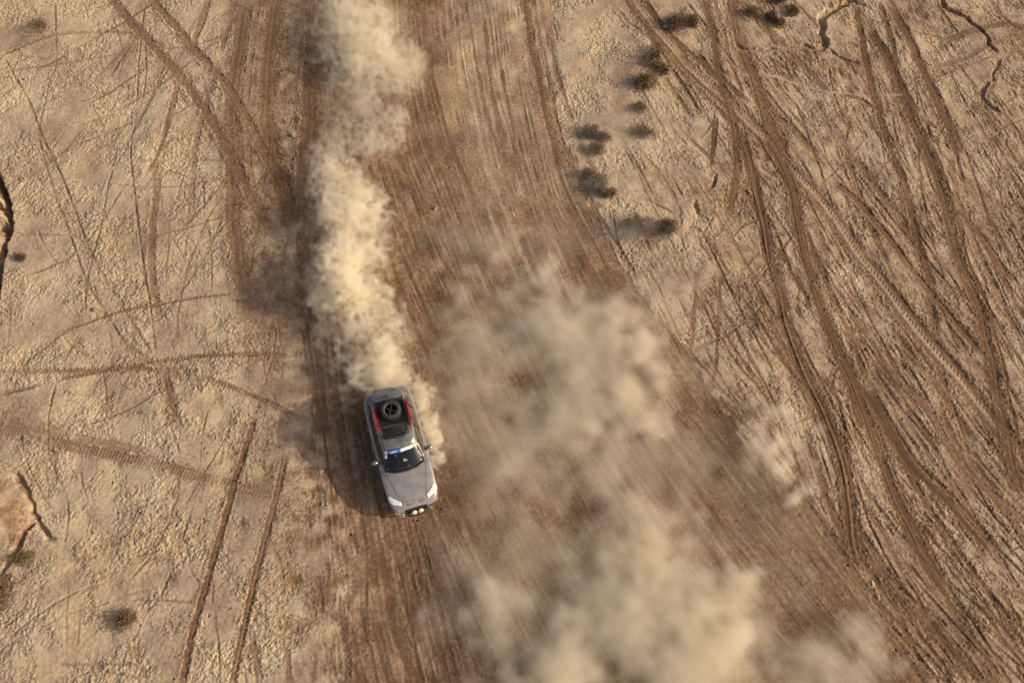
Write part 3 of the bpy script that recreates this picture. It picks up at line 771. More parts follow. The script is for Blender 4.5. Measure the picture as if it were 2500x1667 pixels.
DR = [  # thin dust drifting over the lane
    (1250, 760, .4, 130, 100, .7, .55), (1290, 700, .4, 110, 60, .6, .4), (1200, 880, .4, 120, 90, .7, .2), (1330, 860, .4, 170, 120, .7, .42), (1380, 960, .4, 150, 100, .7, .35), (1400, 1060, .4, 170, 110, .6, .28), (1370, 760, .4, 120, 90, .7, .4), (1110, 840, .3, 100, 120, .6, .12), (1460, 790, .4, 110, 70, .7, .5), (1545, 830, .4, 80, 80, .7, .5),
    (1570, 890, .5, 100, 100, .8, 1.1), (1545, 975, .5, 110, 80, .8, 1.0), (1450, 870, .4, 120, 100, .8, .5), (1480, 960, .4, 130, 100, .7, .4), (1500, 1040, .4, 90, 60, .7, .5), (1250, 1010, .3, 190, 120, .6, .25), (1130, 1030, .3, 140, 160, .6, .25),
    (1440, 1160, .4, 90, 90, .6, .4), (1540, 1280, .5, 100, 70, .7, .6), (1640, 1340, .5, 95, 70, .7, .5), (1690, 1410, .5, 120, 100, .8, .85), (1600, 1460, .5, 200, 150, .8, .75), (1500, 1380, .4, 90, 110, .6, .35), (1440, 1480, .4, 190, 130, .7, .35), (1880, 1560, .4, 150, 130, .7, .35),
    (1760, 1500, .5, 90, 90, .8, .6), (1640, 1600, .6, 250, 150, .9, 1.05), (1500, 1540, .5, 180, 110, .8, .5), (1790, 1590, .6, 70, 60, .8, .8), (1450, 1600, .5, 230, 130, .8, .75), (1290, 1600, .5, 190, 120, .7, .6), (1185, 1500, .4, 75, 60, .6, .45),
    (1200, 1650, .4, 150, 90, .7, .35), (1350, 1670, .5, 180, 90, .8, .5), (1960, 1600, .4, 100, 90, .7, .5), (2090, 1600, .5, 80, 80, .7, .65), (2120, 1540, .4, 50, 50, .6, .4), (1990, 1670, .5, 150, 80, .7, .5),
    (1885, 1100, .5, 90, 90, .6, .9), (1915, 1120, .5, 70, 80, .6, .6), (1935, 1155, .4, 50, 40, .5, .55), (1850, 1050, .4, 90, 70, .5, .4), (1900, 1030, .3, 70, 70, .4, .2), (1560, 550, .4, 90, 50, .5, .4), (1600, 575, .4, 60, 40, .5, .35), (1560, 320, .4, 85, 60, .5, .35),
    (1130, 600, .3, 140, 100, .5, .25), (1380, 560, .3, 110, 90, .5, .2), (1480, 440, .3, 80, 50, .4, .3), (1650, 690, .3, 100, 90, .5, .35), (1690, 1130, .3, 150, 130, .5, .25), (1000, 1080, .3, 90, 160, .5, .1), (1700, 1740, .5, 300, 80, .8, .6),
    (1430, 340, .3, 70, 50, .4, .25), (1300, 1200, .3, 150, 120, .4, .16), (1230, 660, .3, 180, 120, .5, .16), (1400, 900, .3, 400, 300, .6, .32), (1550, 1400, .3, 520, 360, .6, .44), (1300, 1130, .3, 340, 300, .6, .30), (1250, 1550, .3, 260, 200, .5, .15), (1150, 400, .3, 160, 200, .4, .08), (740, 1000, .3, 90, 350, .4, .10), (680, 700, .3, 90, 250, .4, .07),
]
dm = dust_mat("airborne_dust", (0.975, 0.925, 0.805), aniso=0.0)
dust_object("dust_plume", "dense billowing cream dust plume trailing behind the car", PL, 0.075, 0.85, 0.55, 2.7, dm, 71, soft=0.80, zmax=2.4, lam=(0.2, 2.0), veil=0.40, warp=0.22)
dust_object("drifting_dust", "thin pale dust drifting low over the raked lane", DR, 0.13, 0.6, 0.30, 0.0, dm, 81, soft=1.0, zmax=1.6, lam=(0.38, 3.4), veil=1.15, warp=0.6, vary=.36)

# ------------------------------------------------------------------ mesh helpers for the objects
def new_obj(name, verts, faces, mat, parent=None, smooth=True):
    m = bpy.data.meshes.new(name)
    m.from_pydata([tuple(v) for v in verts], [], [tuple(f) for f in faces])
    m.validate(); m.update()
    if smooth: m.polygons.foreach_set("use_smooth", [True] * len(m.polygons))
    if mat: m.materials.append(mat)
    o = bpy.data.objects.new(name, m); COL.objects.link(o)
    if parent: o.parent = parent
    return o


def empty(name, loc, rz=0.0):
    o = bpy.data.objects.new(name, None); COL.objects.link(o)
    o.location = loc; o.rotation_euler = (0, 0, rz); o.empty_display_size = 0.2
    return o


class MB:
    """collects simple solids into one mesh"""
    def __init__(s): s.v = []; s.f = []
    def add(s, V, F):
        k = len(s.v); s.v += [tuple(v) for v in V]; s.f += [tuple(i + k for i in f) for f in F]; return s
    def box(s, c, d, R=None):
        V = [Vector((sx * d[0] / 2, sy * d[1] / 2, sz * d[2] / 2)) for sx in (-1, 1) for sy in (-1, 1) for sz in (-1, 1)]
        if R is not None: V = [R @ v for v in V]
        V = [v + Vector(c) for v in V]
        return s.add(V, [(0, 1, 3, 2), (4, 6, 7, 5), (0, 4, 5, 1), (2, 3, 7, 6), (0, 2, 6, 4), (1, 5, 7, 3)])
    def tube(s, P, r, n=8, closed=False, cap=True):
        P = [Vector(p) for p in P]; V = []; K = len(P)
        rr = r if isinstance(r, (list, tuple)) else [r] * K
        up0 = Vector((0, 0, 1))
        for i, p in enumerate(P):
            if closed: t = (P[(i + 1) % K] - P[i - 1])
            else: t = P[min(i + 1, K - 1)] - P[max(i - 1, 0)]
            t.normalize(); u = up0 if abs(t.z) < 0.95 else Vector((1, 0, 0))
            a = t.cross(u).normalized(); b = a.cross(t)
            for j in range(n):
                q = 2 * math.pi * j / n; V.append(p + a * math.cos(q) * rr[i] + b * math.sin(q) * rr[i])
        F = []
        for i in range(K if closed else K - 1):
            for j in range(n):
                F.append((i * n + j, i * n + (j + 1) % n, ((i + 1) % K) * n + (j + 1) % n, ((i + 1) % K) * n + j))
        if cap and not closed: F += [tuple(range(n))[::-1], tuple(range((K - 1) * n, K * n))]
        return s.add(V, F)
    def lathe(s, prof, c=(0, 0, 0), axis='Y', n=32):
        V = []; m = len(prof)
        for i in range(n):
            q = 2 * math.pi * i / n
            for (r, h) in prof:
                x, z = r * math.cos(q), r * math.sin(q)
                p = {'Y': (x, h, z), 'Z': (x, z, h), 'X': (h, x, z)}[axis]
                V.append((p[0] + c[0], p[1] + c[1], p[2] + c[2]))
        F = [(i * m + j, ((i + 1) % n) * m + j, ((i + 1) % n) * m + j + 1, i * m + j + 1) for i in range(n) for j in range(m - 1)]
        return s.add(V, F)
    def build(s, name, mat, parent=None, smooth=False):
        o = new_obj(name, s.v, s.f, mat, parent, smooth); return o


# ------------------------------------------------------------------ the car
dust_c = (0.30, 0.22, 0.15)
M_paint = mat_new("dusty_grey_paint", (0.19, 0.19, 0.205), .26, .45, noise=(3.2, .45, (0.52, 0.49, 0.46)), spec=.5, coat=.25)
_t = M_paint.node_tree      # dust tint thickened on bonnet and wings, painting in the sky they reflect
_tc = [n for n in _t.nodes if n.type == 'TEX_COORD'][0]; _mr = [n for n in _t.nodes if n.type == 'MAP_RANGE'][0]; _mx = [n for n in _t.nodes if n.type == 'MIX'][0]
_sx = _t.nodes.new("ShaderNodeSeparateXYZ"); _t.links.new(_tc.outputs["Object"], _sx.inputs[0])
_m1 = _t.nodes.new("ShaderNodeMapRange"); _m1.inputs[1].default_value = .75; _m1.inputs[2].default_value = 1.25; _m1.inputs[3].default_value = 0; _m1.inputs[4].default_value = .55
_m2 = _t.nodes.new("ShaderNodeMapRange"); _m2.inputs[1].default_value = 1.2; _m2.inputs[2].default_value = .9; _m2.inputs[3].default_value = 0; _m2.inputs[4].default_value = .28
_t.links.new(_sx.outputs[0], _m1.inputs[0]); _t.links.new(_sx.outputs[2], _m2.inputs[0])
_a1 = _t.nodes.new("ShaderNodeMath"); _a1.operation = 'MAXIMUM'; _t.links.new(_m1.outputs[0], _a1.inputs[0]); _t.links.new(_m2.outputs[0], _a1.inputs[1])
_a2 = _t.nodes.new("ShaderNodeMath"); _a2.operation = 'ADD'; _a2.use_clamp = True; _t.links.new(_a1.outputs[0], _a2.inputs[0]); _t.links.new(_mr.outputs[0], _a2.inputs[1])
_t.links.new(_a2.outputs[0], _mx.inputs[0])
M_glass = mat_new("dark_glass", (0.006, 0.010, 0.016), .12, 0, noise=(4, .35, (0.03, 0.03, 0.032)), spec=.5)
M_side = mat_new("dusty_side_glass", (0.035, 0.030, 0.026), .3, 0, noise=(5, .7, (0.12, 0.095, 0.07)))
M_black = mat_new("black_plastic", (0.012, 0.012, 0.013), .6, noise=(9, .5, (0.05, 0.042, 0.034)))
M_steel = mat_new("black_steel", (0.02, 0.02, 0.021), .45, .4, noise=(14, .6, (0.06, 0.052, 0.045)))
M_rub = mat_new("tyre_rubber", (0.022, 0.021, 0.02), .62, noise=(16, .9, (0.085, 0.075, 0.062)), bump=(40, .5))
M_red = mat_new("red_plastic", (0.55, 0.008, 0.022), .42, noise=(12, .3, (0.42, 0.06, 0.05)))
M_redp = mat_new("red_decal", (0.42, 0.035, 0.03), .6, noise=(14, .8, (0.16, 0.09, 0.075)))
M_chrome = mat_new("bright_metal", (0.62, 0.6, 0.57), .25, .9, noise=(14, .5, (0.35, 0.3, 0.25)))
M_lamp = mat_new("headlamp_lens", (0.86, 0.88, 0.88), .15, 0, noise=(14, .55, (0.48, 0.53, 0.56)), coat=.8)
M_cover = mat_new("cream_lamp_cover", (0.72, 0.68, 0.47), .5, noise=(10, .3, (0.6, 0.5, 0.35)))
M_white = mat_new("white_vinyl", (0.80, 0.80, 0.80), .5, noise=(9, .2, (0.6, 0.55, 0.5)))
M_blue = mat_new("blue_vinyl", (0.035, 0.17, 0.58), .5)
M_yel = mat_new("yellow_vinyl", (0.78, 0.55, 0.20), .5)
M_gap = mat_new("panel_gap_black", (0.010, 0.010, 0.012), .8)
M_gold = mat_new("gold_enamel", (0.62, 0.45, 0.16), .35, .5)
M_tan = mat_new("tan_cloth", (0.50, 0.37, 0.2), .8, noise=(30, .8, (0.25, .17, .09)))
M_rim = mat_new("alloy_rim", (0.30, 0.29, 0.28), .35, .8, noise=(10, .6, dust_c))
M_cl = mat_new("clear_lens", (0.55, 0.56, 0.58), .2, .2)
M_tail = mat_new("tail_lamp_red", (0.30, 0.03, 0.02), .3, noise=(8, .6, dust_c))

CAR = (-4.12, 11.05); HD = -1.266
_g = np.mean([gz(CAR[0] + a_, CAR[1] + b_) for a_ in (-1, 0, 1) for b_ in (-1, 0, 1)])
car = empty("rally_car", (CAR[0], CAR[1], _g - 0.005), HD)
tag(car, "dusty grey off-road car with a loaded roof rack, speeding ahead of its dust plume", "car")


def cubic(ts, rows, n):
    rows = np.array(rows, float); x = rows[:, 0]; xi = np.interp(np.linspace(0, len(x) - 1, n), range(len(x)), x)
    out = [xi]
    for k in range(1, rows.shape[1]): out.append(np.interp(xi, x if x[0] < x[-1] else x[::-1], rows[:, k] if x[0] < x[-1] else rows[::-1, k]))
    return np.array(out).T


ST_ = [  # x, half width, shoulder z, deck half width, deck edge z, centre z, bottom z
    (2.435, .46, .48, .38, .53, .54, .36), (2.385, .66, .57, .52, .665, .675, .34), (2.29, .78, .66, .64, .755, .785, .33), (2.06, .885, .75, .74, .86, .905, .29),
    (1.75, .935, .81, .78, .935, .985, .28), (1.35, .955, .86, .79, .99, 1.05, .28), (0.95, .955, .89, .79, 1.035, 1.095, .28), (0.4, .955, .91, .82, 1.05, 1.09, .28),
    (-0.4, .96, .93, .83, 1.06, 1.09, .28), (-1.2, .965, .95, .83, 1.08, 1.10, .28), (-1.75, .955, .96, .80, 1.09, 1.10, .29), (-2.12, .90, .94, .73, 1.06, 1.06, .32),
    (-2.31, .80, .88, .64, 1.0, 1.0, .36), (-2.385, .66, .80, .5, .93, .93, .42)]
V = []; R_ = []
for (x, w, zb, yd, ze, zc, z0) in ST_:
    half = [(0, z0), (w * .80, z0), (w * .965, z0 + .10), (w * 1.0, (z0 + zb) / 2), (w * .995, zb), ((w + yd) / 2 + .025, (zb + ze) / 2 + .03), (yd, ze), (yd * .5, ze + (zc - ze) * .72), (0, zc)]
    ring_ = half + [(-y, z) for (y, z) in half[-2:0:-1]]
    R_.append(ring_); V += [(x, y, z) for (y, z) in ring_]
nr = len(R_[0]); F = []
for i in range(len(ST_) - 1):
    for j in range(nr):
        F.append((i * nr + j, i * nr + (j + 1) % nr, (i + 1) * nr + (j + 1) % nr, (i + 1) * nr + j))
F.append(tuple(range(nr))[::-1]); F.append(tuple(range((len(ST_) - 1) * nr, len(ST_) * nr)))
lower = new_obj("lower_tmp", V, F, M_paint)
md = lower.modifiers.new("s", 'SUBSURF'); md.levels = 3; md.render_levels = 3
# greenhouse
base = [(1.10, 0, 1.06), (1.06, .40, 1.05), (0.86, .76, 1.02), (0.3, .85, 1.02), (-.5, .865, 1.03), (-1.3, .86, 1.04), (-1.85, .79, 1.05), (-2.18, .62, 1.0), (-2.27, .3, .98), (-2.28, 0, .98)]
top = [(0.36, 0, 1.575), (0.33, .34, 1.57), (0.22, .585, 1.535), (-.15, .635, 1.565), (-.7, .655, 1.59), (-1.2, .65, 1.585), (-1.65, .615, 1.565), (-2.02, .52, 1.49), (-2.13, .28, 1.49), (-2.15, 0, 1.49)]
def full(l): return l + [(x, -y, z) for (x, y, z) in l[-2:0:-1]]
layers = [full([(x, y, z - .12) for (x, y, z) in base]), full(base)]
layers.append(full([(b[0] * .5 + t[0] * .5 + (.03 if k < 2 else 0), (b[1] * .5 + t[1] * .5) * 1.02, (b[2] + t[2]) / 2 + .015) for k, (b, t) in enumerate(zip(base, top))]))
layers.append(full(top))
cxr = -.85
layers.append(full([(cxr + (x - cxr) * .93, y * .90, z + .045) for (x, y, z) in top]))
layers.append(full([(cxr + (x - cxr) * .6, y * .55, 1.655 - .012 * abs(x + .7)) for (x, y, z) in top]))
layers.append(full([(cxr + (x - cxr) * .2, y * .2, 1.668) for (x, y, z) in top]))
V = [p for l in layers for p in l]; nr = len(layers[0]); F = []
for i in range(len(layers) - 1):
    for j in range(nr):
        F.append((i * nr + j, i * nr + (j + 1) % nr, (i + 1) * nr + (j + 1) % nr, (i + 1) * nr + j))
F.append(tuple(range(nr))[::-1]); F.append(tuple(range((len(layers) - 1) * nr, len(layers) * nr)))
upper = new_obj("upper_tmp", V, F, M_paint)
md = upper.modifiers.new("s", 'SUBSURF'); md.levels = 3; md.render_levels = 3
WB = [(1.42, .93), (-1.42, .93)]
cut = MB()
for (x, y) in WB:
    for sy in (-1, 1):
        ring_ = [(x + .43 * math.cos(q), .40 + .43 * math.sin(q)) for q in np.linspace(0, 2 * math.pi, 32, endpoint=False)]
        n_ = 32
        V = [(a, sy * .66, b) for a, b in ring_] + [(a, sy * 1.2, b) for a, b in ring_]
        F = [(j, (j + 1) % n_, n_ + (j + 1) % n_, n_ + j) for j in range(n_)] + [tuple(range(n_))[::-1], tuple(range(n_, 2 * n_))]
        if sy < 0: F = [f[::-1] for f in F]
        cut.add(V, F)
cutter = cut.build("cut_tmp", M_black)
bm_ = bmesh.new(); bm_.from_mesh(cutter.data); bmesh.ops.recalc_face_normals(bm_, faces=bm_.faces); bm_.to_mesh(cutter.data); bm_.free()
bo = lower.modifiers.new("b", 'BOOLEAN'); bo.operation = 'DIFFERENCE'; bo.object = cutter; bo.solver = 'EXACT'
bpy.context.view_layer.update()
dg = bpy.context.evaluated_depsgraph_get()
bm_ = bmesh.new()
for o_ in (lower, upper):
    me_ = bpy.data.meshes.new_from_object(o_.evaluated_get(dg)); bm_.from_mesh(me_); bpy.data.meshes.remove(me_)
bmesh.ops.recalc_face_normals(bm_, faces=bm_.faces)
bodym = bpy.data.meshes.new("body"); bm_.to_mesh(bodym)
BVH = BVHTree.FromBMesh(bm_); bm_.free()
for o_ in (lower, upper, cutter): bpy.data.objects.remove(o_, do_unlink=True)
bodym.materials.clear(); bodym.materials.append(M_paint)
bodym.polygons.foreach_set("material_index", [0] * len(bodym.polygons))
bodym.polygons.foreach_set("use_smooth", [True] * len(bodym.polygons))
body = bpy.data.objects.new("body", bodym); COL.objects.link(body); body.parent = car


def cast(mode, a, b, off):
    """top: (x,y) from above; right/left: (x,z) from the side; front: (y,z) from ahead"""
    if mode == 'top': o, d = Vector((a, b, 4)), Vector((0, 0, -1))
    elif mode == 'L': o, d = Vector((a, 4, b)), Vector((0, -1, 0))
    elif mode == 'R': o, d = Vector((a, -4, b)), Vector((0, 1, 0))
    else: o, d = Vector((5, a, b)), Vector((-1, 0, 0))
    h, n, _, _ = BVH.ray_cast(o, d)
    if h is None: return None
    if n.dot(d) > 0: n = -n
    return h + n * off


def interp_poly(P, n):
    P = np.array(P, float); d = np.r_[0, np.cumsum(np.linalg.norm(np.diff(P, axis=0), axis=1))]
    s = np.linspace(0, d[-1], n)
    return np.stack([np.interp(s, d, P[:, k]) for k in range(P.shape[1])], 1)


def patch_on(name, A, B, mode, mat, off=.005, n=24, m=8, parent=None, thick=0.0, v0=0, v1=1, t0=0, t1=1):
    A = interp_poly(A, 65); B = interp_poly(B, 65); V = []; ok = []
    for i in range(n + 1):
        t = t0 + (t1 - t0) * i / n; k = t * 64; k0 = min(int(k), 63); f = k - k0
        a = A[k0] * (1 - f) + A[k0 + 1] * f; b = B[k0] * (1 - f) + B[k0 + 1] * f
        for j in range(m + 1):
            v = v0 + (v1 - v0) * j / m; p = a * (1 - v) + b * v
            h = cast(mode, p[0], p[1], off); ok.append(h is not None); V.append(h or Vector((0, 0, 0)))
    F = [(i * (m + 1) + j, (i + 1) * (m + 1) + j, (i + 1) * (m + 1) + j + 1, i * (m + 1) + j + 1) for i in range(n) for j in range(m)]
    F = [f for f in F if all(ok[q] for q in f)]
    o = new_obj(name, V, F, mat, parent or body)
    md = o.modifiers.new("solid", 'SOLIDIFY'); md.thickness = 0.004 + thick; md.offset = 0
    return o


def line_on(name, P, mode, mat, w=.006, off=.002, parent=None, n=40):
    P = interp_poly(P, n); pts = [cast(mode, p[0], p[1], off) for p in P]; pts = [p for p in pts if p]
    if len(pts) < 2: return None
    return MB().tube(pts, w, 6).build(name, mat, parent or body, True)


def text_on(name, s, mapf, mode, mat, off, parent, bold=False):
    """lettering as a mesh laid on the bodywork; mapf turns (0..1 along, 0..1 up) into surface coordinates"""
    cu = bpy.data.curves.new("t", 'FONT'); cu.body = s; cu.resolution_u = 2; cu.offset = .02 if bold else 0
    o = bpy.data.objects.new("t", cu); COL.objects.link(o); bpy.context.view_layer.update()
    m = bpy.data.meshes.new_from_object(o.evaluated_get(bpy.context.evaluated_depsgraph_get()))
    bpy.data.objects.remove(o, do_unlink=True)
    co = np.array([v.co[:] for v in m.vertices]); lo = co.min(0); hi = co.max(0)
    for v in m.vertices:
        a, b = mapf((v.co.x - lo[0]) / (hi[0] - lo[0]), (v.co.y - lo[1]) / (hi[1] - lo[1]))
        h = cast(mode, a, b, off)
        if h: v.co = h
    m.materials.clear(); m.materials.append(mat)
    q = bpy.data.objects.new(name, m); COL.objects.link(q); q.parent = parent
    return q


# windscreen; v runs from the roof edge (0) down to the scuttle (1); t from the car's right to its left
WT = [(0.27, -.60), (0.355, -.33), (0.38, 0), (0.355, .33), (0.27, .60)]
WBt = [(0.84, -.72), (0.99, -.38), (1.03, 0), (0.99, .38), (0.84, .72)]
ws = patch_on("windscreen", WT, WBt, 'top', M_glass, .006, 32, 20, car)
patch_on("scuttle", WBt, [(0.90, -.74), (1.07, -.40), (1.115, 0), (1.07, .40), (0.90, .74)], 'top', M_black, .008, 30, 4, car)
def wsm(t, v):
    A = interp_poly(WT, 65); B = interp_poly(WBt, 65); k = min(max(t, 0), 1) * 64; k0 = min(int(k), 63); f = k - k0
    a = A[k0] * (1 - f) + A[k0 + 1] * f; b = B[k0] * (1 - f) + B[k0 + 1] * f
    return tuple(a * (1 - v) + b * v)
bn = patch_on("sun_strip", WT, WBt, 'top', M_white, .013, 40, 4, ws, v0=.02, v1=.185)
patch_on("blue_panel", WT, WBt, 'top', M_blue, .018, 16, 4, bn, v0=.02, v1=.185, t0=.13, t1=.50)
patch_on("yellow_panel", WT, WBt, 'top', M_yel, .018, 8, 4, bn, v0=.025, v1=.18, t0=.87, t1=.99)
text_on("lettering", "KIRR", lambda a, b: wsm(.20 + .19 * a, .135 - .075 * b), 'top', M_white, .024, bn, True)
text_on("small_lettering", "rally", lambda a, b: wsm(.24 + .13 * a, .172 - .028 * b), 'top', M_white, .024, bn)
text_on("panel_lettering", "42", lambda a, b: wsm(.915 + .04 * a, .125 - .06 * b), 'top', M_gold, .024, bn)
st = patch_on("window_sticker", WT, WBt, 'top', M_white, .012, 4, 6, ws, v0=.215, v1=.40, t0=.015, t1=.09)
for k_, (t_, v_) in enumerate([(.955, .50), (.965, .60), (.975, .70)]):
    patch_on("small_sticker", WT, WBt, 'top', M_cl, .012, 3, 3, ws, v0=v_, v1=v_ + .065, t0=t_ - .028, t1=t_ + .008)
patch_on("round_sticker", WT, WBt, 'top', M_white, .012, 3, 3, ws, v0=.885, v1=.92, t0=.05, t1=.068)
patch_on("dash_trinket", WT, WBt, 'top', M_tan, .010, 6, 6, ws, v0=.52, v1=.66, t0=.50, t1=.555)
patch_on("dash_tag", WT, WBt, 'top', M_white, .011, 3, 3, ws, v0=.60, v1=.66, t0=.575, t1=.595)
line_on("mirror_reflection_arc", [wsm(.30, .28), wsm(.325, .26), wsm(.345, .29), wsm(.34, .36), wsm(.32, .38)], 'top', M_cl, .004, .008, ws, 12)
for (a_, b_) in [((0.10, .93), (.62, .90)), ((.50, .965), (.97, .90))]:
    wp = line_on("wiper", [wsm(a_[0] + (b_[0] - a_[0]) * q, a_[1] + (b_[1] - a_[1]) * q) for q in (0, .3, .6, 1)], 'top', M_black, .012, .03, car, 14)
    line_on("wiper_blade", [wsm(a_[0] + (b_[0] - a_[0]) * q, a_[1] - .02 + (b_[1] - a_[1]) * q) for q in (0, .3, .6, 1)], 'top', M_chrome, .0045, .045, wp, 14)
for sy in (-1, 1):
    line_on("pillar_trim", [(0.25, .625 * sy), (.50, .68 * sy), (.84, .755 * sy)], 'top', M_gap if sy < 0 else M_chrome, .008, .004, ws, 12)
line_on("windscreen_seal", [(a, b) for a, b in WT], 'top', M_gap, .009, .003, ws, 30)

# bonnet, seams and nose
HS = [(0.93, .745), (1.5, .61), (1.95, .50), (2.06, .47)]
bon = line_on("bonnet_gap", HS + [(2.12, .3), (2.145, 0), (2.12, -.3)] + [(a, -b) for a, b in HS[::-1]], 'top', M_gap, .0055, .001, car, 90)
for sy in (-1, 1):
    hl = patch_on("headlight", [(1.77, .79 * sy), (1.88, .71 * sy), (2.01, .57 * sy), (2.075, .47 * sy)], [(1.80, .875 * sy), (1.95, .885 * sy), (2.10, .765 * sy), (2.215, .475 * sy)], 'top', M_lamp, .012, 24, 10, car, thick=.01)
    line_on("headlight_seal", [(2.215, .47 * sy), (2.11, .765 * sy), (1.96, .888 * sy), (1.80, .88 * sy), (1.765, .79 * sy), (1.88, .70 * sy), (2.01, .56 * sy), (2.075, .465 * sy), (2.215, .47 * sy)], 'top', M_gap, .004, .003, hl, 60)
    if sy < 0:
        for (t_, v_, r_) in [(.25, .45, .03), (.5, .5, .045), (.75, .5, .04)]:
            A_ = interp_poly([(1.77, .79 * sy), (1.88, .71 * sy), (2.01, .57 * sy), (2.075, .47 * sy)], 65)[int(t_ * 64)]; B_ = interp_poly([(1.80, .875 * sy), (1.95, .885 * sy), (2.10, .765 * sy), (2.215, .475 * sy)], 65)[int(t_ * 64)]
            c_ = A_ * (1 - v_) + B_ * v_
            line_on("reflector", [(c_[0] + r_ * math.cos(q), c_[1] + r_ * math.sin(q)) for q in np.linspace(0, 6.28, 12)], 'top', M_rim, .004, .014, hl, 16)
# front end, seen from ahead: (y, z)
patch_on("grille", [(-.40, .685), (-.2, .70), (0, .703), (.2, .70), (.40, .685)], [(-.42, .50), (-.2, .485), (0, .48), (.2, .485), (.42, .50)], 'front', M_black, .010, 24, 6, car)
for k_ in range(3):
    line_on("grille_slat", [(-.40, .53 + .05 * k_), (0, .535 + .05 * k_), (.40, .53 + .05 * k_)], 'front', M_gap, .007, .018, car, 20)
for sy in (-1, 1):
    vt = patch_on("bumper_vent", [(.47 * sy, .615), (.60 * sy, .625), (.72 * sy, .64)], [(.47 * sy, .50), (.60 * sy, .51), (.73 * sy, .53)], 'front', M_black, .008, 12, 4, car)
    for k_ in range(2):
        line_on("vent_bar", [(.48 * sy, .54 + .035 * k_), (.72 * sy, .565 + .035 * k_)], 'front', M_chrome if sy > 0 else M_rim, .007, .016, vt, 10)
    patch_on("fog_lamp", [(.745 * sy, .65), (.80 * sy, .66)], [(.75 * sy, .56), (.80 * sy, .58)], 'front', M_cl, .010, 6, 6, car)
# number plate fixed on the car's right corner
pc = cast('front', -.60, .58, .045) or Vector((2.25, -.6, .58))
RP = Matrix.Rotation(math.radians(-33), 3, 'Z') @ Matrix.Rotation(math.radians(-38), 3, 'Y')
plate = MB().box(pc, (.014, .34, .105), RP).build("number_plate", M_white, car)
cu = bpy.data.curves.new("t", 'FONT'); cu.body = "5Y 047"; cu.size = .09; cu.align_x = 'CENTER'; cu.align_y = 'CENTER'; cu.extrude = .002; cu.offset = .002
o_ = bpy.data.objects.new("t", cu); COL.objects.link(o_); bpy.context.view_layer.update()
m_ = bpy.data.meshes.new_from_object(o_.evaluated_get(bpy.context.evaluated_depsgraph_get())); bpy.data.objects.remove(o_, do_unlink=True)
for v in m_.vertices:      # text x -> +y of the plate, text y -> up, facing forwards
    q = Vector((.0085 + v.co.z, v.co.x, v.co.y)); v.co = RP @ q + pc
m_.materials.clear(); m_.materials.append(M_black)
o_ = bpy.data.objects.new("plate_lettering", m_); COL.objects.link(o_); o_.parent = plate
# lettering and crest on the nose; the car's right is on the reader's left
text_on("nose_lettering", "PORSCHE", lambda a, b: (2.275 - .045 * b - .02 * abs(a - 1) , -.30 + .19 * a), 'top', M_chrome, .006, car, True)
text_on("red_nose_lettering", "RALLY", lambda a, b: (2.255 - .075 * b - .025 * a, .14 + .23 * a), 'top', M_redp, .006, car, True)
cst = patch_on("crest", [(2.215, -.022), (2.215, .022)], [(2.265, -.012), (2.265, .012)], 'top', M_gold, .008, 4, 4, car)
patch_on("crest_centre", [(2.228, -.010), (2.228, .010)], [(2.248, -.006), (2.248, .006)], 'top', M_red, .013, 2, 2, cst)
# red graphics on the front wings
for sy, md_ in ((-1, 'R'), (1, 'L')):
    if True:
        for k_ in range(6):
            x_ = 1.62 - k_ * .135
            patch_on("wing_graphic", [(x_, .80 + .012 * k_), (x_ + .07, .79 + .012 * k_), (x_ + .105, .80 + .012 * k_)], [(x_ - .03, .875 + .008 * k_), (x_ + .02, .885 + .008 * k_), (x_ + .075, .875 + .008 * k_)], md_, M_redp, .004, 4, 3, car)
